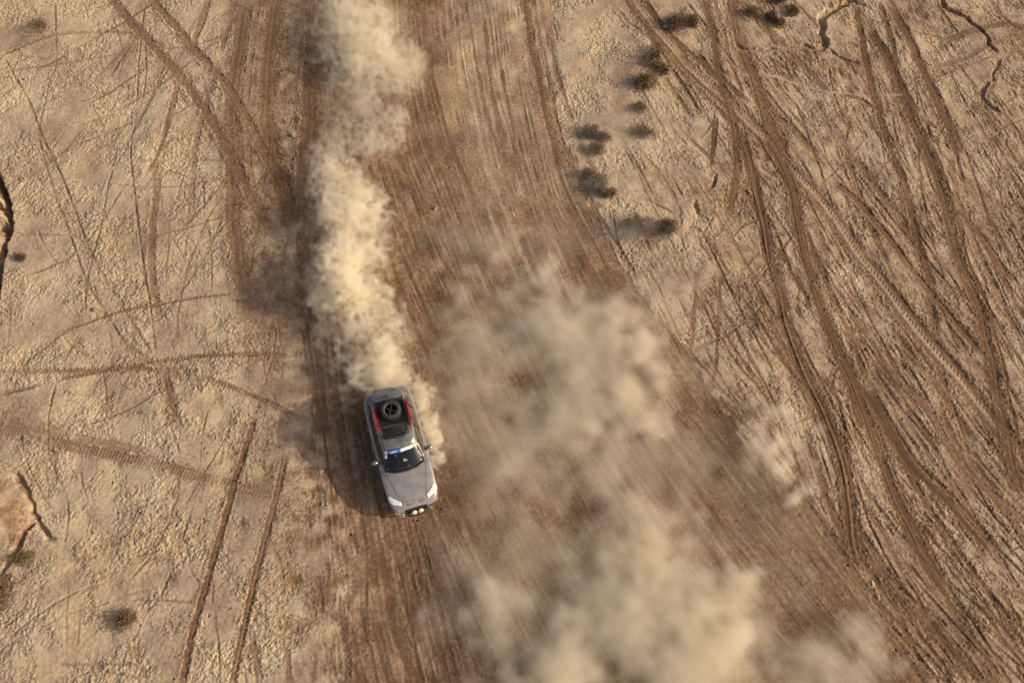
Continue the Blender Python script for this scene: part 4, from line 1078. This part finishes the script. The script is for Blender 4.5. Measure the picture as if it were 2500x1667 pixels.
# doors, glass and trim on both sides
for sy, md_ in ((-1, 'R'), (1, 'L')):
    gl = patch_on("side_window", [(0.66, 1.085), (0.1, 1.095), (-.7, 1.11), (-1.4, 1.15), (-1.74, 1.20), (-1.80, 1.25)], [(0.24, 1.42), (-.1, 1.485), (-.7, 1.515), (-1.3, 1.50), (-1.62, 1.44), (-1.76, 1.35)], md_, M_side, .006, 40, 8, car)
    line_on("window_trim", [(0.72, 1.07), (0.1, 1.078), (-.7, 1.092), (-1.4, 1.13), (-1.76, 1.18), (-1.85, 1.26), (-1.78, 1.37), (-1.64, 1.46)], md_, M_chrome, .008, .008, gl, 50)
    for (xa, xb) in ((-.30, -.38), (-1.14, -1.24)):
        patch_on("window_pillar", [(xa, 1.09), (xb, 1.09)], [(xa - .03, 1.51), (xb - .03, 1.51)], md_, M_gap, .009, 2, 10, gl)
    for xs_ in ([(0.86, 1.0), (.88, .8), (.84, .5)], [(-.32, 1.05), (-.33, .8), (-.33, .45)], [(-1.18, 1.08), (-1.16, .95), (-1.05, .75), (-1.02, .5)]):
        line_on("door_gap", xs_, md_, M_gap, .006, 0, car, 16)
    for xh in (-.16, -1.0):
        h = cast(md_, xh, .93, .02)
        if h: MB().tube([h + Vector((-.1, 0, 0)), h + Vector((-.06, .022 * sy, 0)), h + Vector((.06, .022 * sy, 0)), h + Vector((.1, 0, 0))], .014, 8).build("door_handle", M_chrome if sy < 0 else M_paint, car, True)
    line_on("sill_trim", [(1.0, .40), (0, .39), (-1.0, .40)], md_, M_black, .03, .012, car, 20)
    # side stripe of dust-worn vinyl seen along the doors
    if sy < 0: line_on("door_moulding", [(.75, .965), (0, .975), (-.9, .985)], md_, M_chrome, .005, .004, car, 20)
    # wing mirror
    mb_ = bmesh.new(); bmesh.ops.create_uvsphere(mb_, u_segments=16, v_segments=10, radius=1)
    for v in mb_.verts:
        x, y, z = v.co
        k = 1 - .18 * max(0, y)
        v.co = Vector((x * .085 * k + (.02 if x > 0 else -.0), y * .135, z * .085 * k))
        if v.co.x < -.03: v.co.x = -.03
    mm = bpy.data.meshes.new("wing_mirror"); bmesh.ops.translate(mb_, verts=mb_.verts, vec=Vector((0.45, sy * 1.02, 1.08))); mb_.to_mesh(mm); mb_.free()
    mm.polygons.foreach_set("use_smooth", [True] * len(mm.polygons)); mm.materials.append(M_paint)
    mo = bpy.data.objects.new("wing_mirror", mm); COL.objects.link(mo); mo.parent = car
    MB().tube([(0.50, sy * .84, 1.03), (.49, sy * .93, 1.05), (.47, sy * .98, 1.06)], .025, 8).build("mirror_arm", M_black, mo, True)
    MB().box((.408, sy * 1.02, 1.08), (.012, .20, .11)).build("mirror_glass", M_glass, mo)
    patch_on("tail_lamp", [(-2.0, .80), (-2.2, .80), (-2.30, .78)], [(-2.0, .92), (-2.2, .92), (-2.30, .90)], md_, M_tail, .008, 8, 4, car)
# tailgate seam, spoiler lip, rear glass
line_on("tailgate_gap", [(-1.72, -.57), (-1.76, 0), (-1.72, .57)], 'top', M_gap, .008, .001, car, 30)
for sy in (-1, 1): line_on("tailgate_gap", [(-1.72, .57 * sy), (-1.95, .545 * sy), (-2.1, .50 * sy)], 'top', M_gap, .007, .001, car, 14)
line_on("spoiler_gap", [(-2.06, -.42), (-2.115, -.2), (-2.12, 0)], 'top', M_gap, .013, .002, car, 14)
MB().box((-1.70, -.01, 1.675), (.07, .05, .035)).build("roof_aerial", M_gap, car)
for sy in (-1, 1):
    line_on("roof_ditch", [(0.2, .57 * sy), (-.6, .60 * sy), (-1.7, .565 * sy)], 'top', M_gap, .006, .001, car, 30)
patch_on("rear_window", [(-2.15, -.40), (-2.18, 0), (-2.15, .40)], [(-2.255, -.48), (-2.27, 0), (-2.255, .48)], 'top', M_glass, .006, 16, 6, car)

# wheels
for (x, y) in WB:
    for sy in (-1, 1):
        wb = MB(); r = .375
        prof = [(r * .60, -.125), (r * .84, -.132), (r * .96, -.115), (r, -.08), (r, .08), (r * .96, .115), (r * .84, .132), (r * .60, .125), (r * .60, -.125)]
        wb.lathe(prof, (0, 0, 0), 'Y', 40)
        for k in range(34):
            q = 2 * math.pi * k / 34
            wb.box((math.cos(q) * (r + .004), (-.05 if k % 2 else .05), math.sin(q) * (r + .004)), (.016, .10, .035), Matrix.Rotation(-q, 3, 'Y'))
        w = empty("wheel", (0, 0, 0)); w.parent = car; w.location = (x, y * sy * .925, .375); w.rotation_euler = (0, 0, -.07 if x > 0 else 0)
        wb.build("tyre", M_rub, w)
        rb = MB().lathe([(r * .61, -.11), (r * .55, .09 * sy), (r * .57, .118 * sy), (r * .62, .118 * sy)], (0, 0, 0), 'Y', 32)
        rb.lathe([(.001, .085 * sy), (.06, .09 * sy), (.065, .05 * sy)], (0, 0, 0), 'Y', 16)
        for k in range(5):
            q = 2 * math.pi * k / 5
            rb.box((math.cos(q) * .13, .085 * sy, math.sin(q) * .13), (.2, .03, .05), Matrix.Rotation(-q, 3, 'Y'))
        rb.build("rim", M_rim, w, False)
# underbody keeps light from passing through the arches
MB().box((0, 0, .42), (3.9, 1.2, .2)).build("underbody", M_black, car)

# bull bar with two covered driving lamps and bright recovery hooks
bb = MB()
bb.tube([(2.30, -.50, .44), (2.42, -.47, .42), (2.52, -.30, .41), (2.575, 0, .41), (2.52, .30, .41), (2.42, .47, .42), (2.30, .50, .44)], .028, 10)
bb.tube([(2.34, -.40, .52), (2.46, -.30, .50), (2.50, 0, .50), (2.46, .30, .50), (2.34, .40, .52)], .018, 8)
for sy in (-1, 1): bb.tube([(2.30, .36 * sy, .40), (2.50, .33 * sy, .41), (2.46, .30 * sy, .51)], .018, 8)
bbo = bb.build("bull_bar", M_steel, car, True)
for sy in (-1, 1):
    mb_ = MB(); c = Vector((2.42, .48 * sy, .40))
    mb_.tube([c + Vector((.05 * math.cos(q), .0, .05 * math.sin(q))) for q in np.linspace(0, 2 * math.pi, 14, endpoint=False)], .016, 8, closed=True)
    mb_.box(c + Vector((-.06, 0, 0)), (.07, .05, .06))
    mb_.build("recovery_hook", M_chrome, bbo, True)
for yy in (-.115, .125):
    c = Vector((2.505, yy, .575)); mb_ = MB()
    RL = Matrix.Rotation(math.radians(-22), 3, 'Y')
    prof = [(.001, .035), (.055, .032), (.085, .018), (.098, 0), (.098, -.02)]
    V = []; n_ = 28
    for i in range(n_):
        q = 2 * math.pi * i / n_
        for (r, h_) in prof: V.append(RL @ Vector((h_, r * math.cos(q), r * math.sin(q))) + c)
    F = [(i * 5 + j, ((i + 1) % n_) * 5 + j, ((i + 1) % n_) * 5 + j + 1, i * 5 + j + 1) for i in range(n_) for j in range(4)]
    lo = new_obj("driving_lamp", [], [], M_cover, car)
    me_ = bpy.data.meshes.new("lamp_cover"); me_.from_pydata([tuple(v) for v in V], [], F); me_.materials.append(M_cover)
    me_.polygons.foreach_set("use_smooth", [True] * len(me_.polygons)); lo.data = me_
    V = []
    for i in range(n_):
        q = 2 * math.pi * i / n_
        for (r, h_) in [(.096, -.015), (.086, -.07), (.05, -.11), (.001, -.115)]: V.append(RL @ Vector((h_, r * math.cos(q), r * math.sin(q))) + c)
    F = [(i * 4 + j, ((i + 1) % n_) * 4 + j, ((i + 1) % n_) * 4 + j + 1, i * 4 + j + 1) for i in range(n_) for j in range(3)]
    new_obj("lamp_housing", V, F, M_black, lo)
    MB().tube([c + Vector((-.05, 0, -.09)), c + Vector((-.03, 0, -.17))], .012, 6).build("lamp_bracket", M_steel, lo)

# roof rack: frame, slatted floor, open front bars
zr = 1.725
rk = MB()
RKF = [(-1.52, -.52), (-1.52, .54)]
def rail(z, r, mb):
    P = [(-1.50, -.50, z), (-.8, -.49, z), (-.18, -.47, z), (-.09, -.43, z), (-.01, -.25, z), (.045, .03, z), (.005, .32, z), (-.09, .51, z), (-.18, .55, z), (-.8, .56, z), (-1.50, .55, z)]
    mb.tube([tuple(p) for p in interp_poly(P, 60)], r, 8)
rail(zr, .014, rk)
rk.tube([(-1.50, -.50, zr), (-1.50, .55, zr)], .016, 8)
for x in (-1.35, -.75, -.2):
    for y in (-.50, .55): rk.tube([(x, y, zr - .02), (x, y * 1.03, 1.60)], .018, 6)
rack = rk.build("roof_rack", M_steel, car, True)
rk2 = MB(); rail(zr + .085, .012, rk2)
for x, y in [(-1.48, -.50), (-1.1, -.50), (-.7, -.49), (-.3, -.475), (-.05, -.34), (.04, .03), (-.05, .42), (-.3, .555), (-.7, .56), (-1.1, .56), (-1.48, .55)]:
    rk2.tube([(x, y, zr), (x, y, zr + .085)], .010, 6)
rk2.tube([(-1.50, -.50, zr + .085), (-1.50, .55, zr + .085)], .012, 6)
rk2.build("rack_rail", mat_new("worn_black_rail", (.10, .095, .085), .35, .6), rack, True)
for k_ in range(17):
    x = -1.46 + k_ * .0585
    MB().box((x, .028, zr - .008), (.036, 1.0, .016)).build("rack_slat", M_steel, rack)
MB().box((-.28, .03, 1.66), (.42, .86, .012)).build("rack_tray", M_gap, rack)
for k_ in range(4):
    x = -.42 + k_ * .095
    MB().tube([(x, -.46, zr + .005), (x, .53, zr + .005)], .010, 6).build("rack_bar", mat_new("worn_bar", (.13, .12, .105), .4, .5) if k_ == 0 else bpy.data.materials["worn_bar"], rack, True)
MB().tube([(-.09, -.42, zr + .01), (-.09, -.22, zr + .01), (.0, -.22, zr + .01)], .009, 6).build("rack_brace", bpy.data.materials["worn_bar"], rack, True)
MB().tube([(-.09, .50, zr + .01), (-.09, .33, zr + .01), (-.0, .33, zr + .01)], .009, 6).build("rack_brace", bpy.data.materials["worn_bar"], rack, True)

car_M = Matrix.Translation((CAR[0], CAR[1], _g - 0.005)) @ Matrix.Rotation(HD, 4, 'Z')
def onto_car(name, label, cat, x, y, z, rz=0.0, group=None):
    p = car_M @ Vector((x, y, z)); o = empty(name, p, HD + rz); tag(o, label, cat, group); return o

# spare tyre strapped flat on the rack
sp = onto_car("spare_tyre", "black spare tyre lying flat on the roof rack under crossed straps", "tyre", -1.02, .035, zr + .002)
r = .375
prof = []
for k in range(25):
    q = math.radians(-135 + 270 * k / 24)      # open towards the hub
    prof.append((r - .095 + .095 * math.cos(q), .12 + .118 * math.sin(q)))
tb = MB().lathe(prof, (0, 0, 0), 'Z', 64)
tyre = tb.build("tyre_carcass", M_rub, sp, True)
lug = MB()
for k in range(44):
    q = 2 * math.pi * k / 44
    for zz, tw in ((.06, .35), (.12, 0), (.18, -.35)):
        lug.box(((r + .002) * math.cos(q + (.07 if zz == .12 else 0)), (r + .002) * math.sin(q + (.07 if zz == .12 else 0)), zz), (.014, .034, .05), Matrix.Rotation(q, 3, 'Z') @ Matrix.Rotation(tw, 3, 'X'))
    if k % 2 == 0:
        lug.box(((r - .03) * math.cos(q), (r - .03) * math.sin(q), .226), (.05, .018, .012), Matrix.Rotation(q, 3, 'Z') @ Matrix.Rotation(.5, 3, 'Y'))
lug.build("tread", M_rub, sp, False)
M_strap = mat_new("grey_strap", (.085, .08, .072), .7)
for a0 in (math.radians(38), math.radians(128), math.radians(172), math.radians(250), math.radians(290), math.radians(335)):
    P = []
    for k in range(15):
        q = math.radians(-130 + 260 * k / 14); rr_ = r - .095 + .102 * math.cos(q)
        P.append((rr_ * math.cos(a0), rr_ * math.sin(a0), .12 + .125 * math.sin(q)))
    MB().tube(P, .010, 4).build("tyre_band", M_gap if a0 > 3 else M_strap, sp)
for a0 in (math.radians(58), math.radians(155)):
    c_, s_ = math.cos(a0), math.sin(a0)
    MB().tube([(-r * .92 * c_, -r * .92 * s_, .215), (-.2 * c_, -.2 * s_, .19), (0, 0, .16), (.2 * c_, .2 * s_, .19), (r * .92 * c_, r * .92 * s_, .215)], .0085, 5).build("strap", M_strap, sp)
# red recovery boards carried on edge along both sides of the rack
for y_, lb, xa, xb, lean in ((-.545, "red recovery board on the side of the rack above the shaded doors", -1.36, -.36, -.10), (.61, "red recovery board on the sunlit side of the rack", -1.38, -.28, .20)):
    L_b = xb - xa
    bd = onto_car("recovery_board", lb, "recovery board", (xa + xb) / 2, y_, 1.655, 0, "recovery boards strapped to the rack")
    RR = Matrix.Rotation(-lean, 3, 'X')
    mb_ = MB(); hgt = .20
    outl = []
    for k in range(13):
        t = -1 + 2 * k / 12
        outl.append((t * L_b / 2, hgt * (.55 + .45 * math.sqrt(max(0, 1 - abs(t) ** 5)))))
    V = []
    for (x, z) in outl:
        for th in (-.022, .022): V += [RR @ Vector((x, th, 0)), RR @ Vector((x, th, z))]
    F = []
    for k in range(12):
        a, b = k * 4, (k + 1) * 4
        F += [(a, b, b + 1, a + 1), (a + 2, a + 3, b + 3, b + 2), (a + 1, b + 1, b + 3, a + 3), (a, a + 2, b + 2, b)]
    F += [(0, 1, 3, 2), (48, 50, 51, 49)]
    mb_.add(V, F)
    for k in range(14):
        for zz in (.06, .12):
            for th in (-1, 1):
                mb_.box(RR @ Vector((-.44 * L_b + k * .88 * L_b / 13, th * .026, zz + .02 * (k % 2))), (.03, .012, .03), RR)
    mb_.build("board", M_red, bd)
    for k in (-.3, .3):
        mb2 = MB(); mb2.box(RR @ Vector((k * L_b, 0, .10)), (.035, .064, .215), RR); mb2.build("mounting_strap", M_gap, bd)

# ------------------------------------------------------------------ shrubs, stones, the stick, clods
def shrub_mat(name, c1, c2, c3):
    m = bpy.data.materials.new(name); m.use_nodes = True; t = m.node_tree
    b = t.nodes["Principled BSDF"]; b.inputs["Roughness"].default_value = .8; b.inputs["Specular IOR Level"].default_value = .2
    g = t.nodes.new("ShaderNodeNewGeometry"); r = t.nodes.new("ShaderNodeValToRGB")
    r.color_ramp.elements[0].color = (*c1, 1); r.color_ramp.elements[1].color = (*c3, 1); e_ = r.color_ramp.elements.new(.5); e_.color = (*c2, 1)
    t.links.new(g.outputs["Random Per Island"], r.inputs[0]); t.links.new(r.outputs[0], b.inputs["Base Color"])
    return m


SH = {'olive': shrub_mat("olive_leaves", (.085, .055, .028), (.19, .125, .062), (.36, .25, .135)),
      'brown': shrub_mat("dry_brown_twigs", (.075, .054, .032), (.17, .122, .074), (.31, .23, .145)),
      'straw': shrub_mat("straw_leaves", (.07, .055, .02), (.16, .12, .05), (.34, .25, .12))}
M_stem = mat_new("dry_stem", (.09, .06, .035), .9)
SHRUBS = [
    ("shrub", (92, 64), 20, 17, 'straw', "yellowish dry shrub alone at the top left corner with a long shadow"),
    ("shrub", (1655, 47), 24, 24, 'olive', "round dark shrub beside the start of the long diagonal track"),
    ("shrub", (1692, 55), 13, 20, 'brown', "low brown twiggy shrub just past the round one by the diagonal track"),
    ("shrub", (1594, 138), 20, 27, 'olive', "tallest dark shrub of the bunch of three left of the diagonal track"),
    ("shrub", (1617, 169), 14, 11, 'olive', "smallest shrub of the bunch of three left of the diagonal track"),
    ("shrub", (1571, 194), 27, 21, 'olive', "broad dark shrub at the foot of the bunch of three"),
    ("shrub", (1558, 264), 18, 13, 'brown', "small brown shrub half lost in dust below the bunch of three"),
    ("shrub", (1575, 326), 26, 16, 'brown', "faint brown shrub behind thin dust, between two barer patches"),
    ("shrub", (1444, 324), 17, 15, 'olive', "upper shrub of the horseshoe of bushes beside the lane"),
    ("shrub", (1478, 337), 16, 11, 'brown', "eastern brown tuft of the horseshoe of bushes beside the lane"),
    ("shrub", (1455, 360), 17, 14, 'olive', "lowest shrub of the horseshoe of bushes beside the lane"),
    ("shrub", (1438, 423), 16, 12, 'brown', "brownish shrub nearest the lane in the row of three"),
    ("shrub", (1464, 452), 21, 20, 'olive', "dark middle shrub in the row of three by the lane"),
    ("shrub", (1487, 475), 17, 13, 'olive', "last shrub in the row of three by the lane"),
    ("shrub", (1557, 553), 27, 22, 'brown', "brown shrub on the dust-veiled mound, nearer the lane"),
    ("shrub", (1606, 564), 27, 25, 'brown', "grey-brown middle shrub on the dust-veiled mound"),
    ("shrub", (1634, 558), 20, 21, 'olive', "greenest shrub on the far end of the dust-veiled mound"),
    ("shrub", (1839, 24), 18, 14, 'straw', "spreading yellow-green shrub near the top edge, west of the gully"),
    ("shrub", (1882, 42), 13, 13, 'olive', "small dark shrub between the spreading one and the gully"),
    ("shrub", (1932, 26), 13, 10, 'olive', "neat round shrub closest to the gully"),
    ("shrub", (1904, 54), 11, 9, 'olive', "lowest little shrub of the cluster beside the gully"),
    ("shrub", (1900, 1), 14, 8, 'brown', "shrub cut by the top edge above the gully cluster"),
    ("shrub", (302, 1513), 23, 22, 'olive', "lone green shrub on the lower left flat casting a shadow"),
    ("shrub", (18, 1446), 34, 44, 'olive', "large green shrub at the left edge below the mound"),
    ("shrub", (57, 1356), 24, 18, 'straw', "pale open shrub of dry stalks next to the mound"),
    ("shrub", (48, 626), 10, 8, 'brown', "dead brown tuft on the brink of the ravine"),
]
for n_i, (nm, (px, py), rx, ry, kind, label) in enumerate(SHRUBS):
    rr = random.Random(100 + n_i)
    x, y = unproj(px, py, 0.12); d = float(depth_at(x, y)); x, y = float(x), float(y)
    a = rx * d / FPX * 1.42; b = ry * d / FPX / (CAM_H / math.hypot(CAM_H, y)) * 1.4
    h = .62 * (a + b) / 2 + .1
    ob = empty(nm, (x, y, gz(x, y) - .03), 0)
    tag(ob, label, "shrub", "desert shrubs on the flats")
    V, F = [], []
    N = int(700 + 2600 * a * b * (0.45 if kind == 'straw' else 1.0))
    lobes = [(rr.uniform(-.45, .45) * a, rr.uniform(-.45, .45) * b, rr.uniform(.55, .95)) for _ in range(5)]
    for k in range(N):
        lx, ly, ls = rr.choice(lobes)
        q = rr.uniform(0, 2 * math.pi); s_ = math.acos(rr.uniform(0, 1)); rad = rr.uniform(.35, 1) ** .5 * ls * (1 + .25 * math.sin(5 * q + n_i))
        if rr.random() < .06: rad *= 1.3
        c = Vector((lx + .68 * a * rad * math.sin(s_) * math.cos(q), ly + .68 * b * rad * math.sin(s_) * math.sin(q), .03 + h * rad * math.cos(s_)))
        dr = Vector((c.x, c.y, c.z * 1.4 + .02)).normalized() + Vector((rr.gauss(0, .55), rr.gauss(0, .55), rr.gauss(0, .45)))
        dr.normalize(); sd = dr.cross(Vector((rr.gauss(0, 1), rr.gauss(0, 1), rr.gauss(0, 1)))).normalized()
        L = rr.uniform(.05, .12) * (1.3 if kind != 'olive' else 1); W = rr.uniform(.010, .022) * (.6 if kind != 'olive' else 1)
        k0 = len(V)
        V += [c - sd * W * .5, c + sd * W * .5, c + dr * L * .6 + sd * W * .45, c + dr * L, c + dr * L * .6 - sd * W * .5]
        F.append((k0, k0 + 1, k0 + 2, k0 + 3, k0 + 4))
    new_obj("foliage", V, F, SH[kind], ob, False)
    sb = MB()
    for k in range(9):
        q = rr.uniform(0, 6.28); l = rr.uniform(.5, .95)
        sb.tube([(0, 0, -.05), (.3 * a * math.cos(q), .3 * b * math.sin(q), h * .35), (.75 * a * l * math.cos(q), .75 * b * l * math.sin(q), h * .75)], [.014, .009, .004], 5)
    sb.build("stems", M_stem, ob)


def stone(name, px, py, r, label, seed, color=(.52, .43, .32), sq=(1, 1, .8)):
    x, y = map(float, unproj(px, py, r * .5))
    bm = bmesh.new(); bmesh.ops.create_icosphere(bm, subdivisions=3, radius=r); rr = random.Random(seed)
    pl = [(Vector((rr.gauss(0, 1), rr.gauss(0, 1), rr.gauss(0, 1))).normalized(), rr.uniform(.55, .85) * r) for _ in range(11)]
    for v in bm.verts:
        for n_, d_ in pl:
            k = v.co.dot(n_) - d_
            if k > 0: v.co -= n_ * k * .92
        v.co = Vector((v.co.x * sq[0], v.co.y * sq[1], v.co.z * sq[2]))
    m = bpy.data.meshes.new(name); bm.to_mesh(m); bm.free()
    m.materials.append(mat_new("pale_stone", color, .9, noise=(12, .7, (color[0] * .6, color[1] * .55, color[2] * .5)), bump=(25, .6)))
    o = bpy.data.objects.new(name, m); COL.objects.link(o); o.location = (x, y, gz(x, y) + r * sq[2] * .45)
    tag(o, label, "stone"); return o


stone("stone", 715, 327, .125, "pale angular stone on the flat just outside the western edge of the lane", 5)
stone("stone", 1063, 507, .10, "small pale stone lying alone inside the raked lane", 9, sq=(.8, 1.1, .9))
stone("stone", 1624, 65, .07, "thin whitish stone beside the diagonal track below the round shrub", 12, (.62, .55, .46), (1.7, .8, .6))
stone("stone", 2133, 1423, .08, "pale narrow stone wedged beside a deep rut at the lower right", 14, (.6, .52, .42), (.8, 1.7, .6))
stone("stone", 228, 754, .10, "dark rounded stone above the curved tread mark on the left flat", 17, (.30, .21, .14), (1, 1, .7))
stone("stone", 60, 192, .08, "small dull stone on the upper left flat", 21, (.38, .29, .2))

# the stick lying on the soil
p0 = unproj(728, 1248.5); p1 = unproj(801, 1239.5)
stb = MB(); P = []
for k in range(9):
    t = k / 8; x = float(p0[0] * (1 - t) + p1[0] * t); y = float(p0[1] * (1 - t) + p1[1] * t) + .01 * math.sin(k * 1.7)
    P.append((x, y, gz(x, y) + .03))
stb.tube(P, [.012 + .002 * k for k in range(9)], 7)
e_ = P[-1]; stb.tube([(e_[0], e_[1] - .1, e_[2]), (e_[0] + .02, e_[1], e_[2]), (e_[0] + .03, e_[1] + .1, e_[2] + .01)], .016, 6)
stick = stb.build("stick", mat_new("weathered_wood", (.40, .31, .22), .9, noise=(20, .6, (.2, .14, .09))), None, True)
tag(stick, "thin straight stick with a short crosspiece lying on dusty soil beside the car's shadow", "stick")

# crumbled clods thrown up beside the deep tracks and over the crust
rg = random.Random(3); V, F = [], []
def clod(x, y, r):
    k0 = len(V); z = gz(x, y)
    base_ = [(1, 0, 0), (-1, 0, 0), (0, 1, 0), (0, -1, 0), (0, 0, 1), (0, 0, -1)]
    q = rg.uniform(0, 3); c, s = math.cos(q), math.sin(q)
    for (a, b, d) in base_:
        a *= rg.uniform(.6, 1.2); b *= rg.uniform(.6, 1.2); d *= rg.uniform(.5, 1.0)
        V.append((x + r * (a * c - b * s), y + r * (a * s + b * c), z + r * (.35 + d)))
    for f in [(0, 2, 4), (2, 1, 4), (1, 3, 4), (3, 0, 4), (2, 0, 5), (1, 2, 5), (3, 1, 5), (0, 3, 5)]: F.append(tuple(k0 + i for i in f))
for (x, y) in EDGE_PTS:
    if rg.random() < .55: clod(x, y, rg.choice([.012, .018, .025, .03, .04]) * rg.uniform(.7, 1.1))
for _ in range(5200):
    px, py = rg.uniform(-40, 2540), rg.uniform(-40, 1700)
    x, y = map(float, unproj(px, py)); i = int((x - X0) / CELL); j = int((y - Y0) / CELL)
    if not (0 < i < NX - 1 and 0 < j < NY - 1): continue
    if corr[j, i] > .5 and rg.random() < .93: continue
    if rg.random() > .25 + .75 * min(1, max(0, (float(patch[j, i]) + .8) / 1.5)): continue
    clod(x, y, rg.uniform(.012, .03) if rg.random() < .9 else rg.uniform(.03, .05))
cl = new_obj("clods", V, F, None, None, False)
mc = shrub_mat("clod_soil", (.20, .13, .08), (.38, .28, .19), (.56, .44, .31)); cl.data.materials.append(mc)
tag(cl, "crumbs of broken crust scattered beside the tracks", kind="stuff")
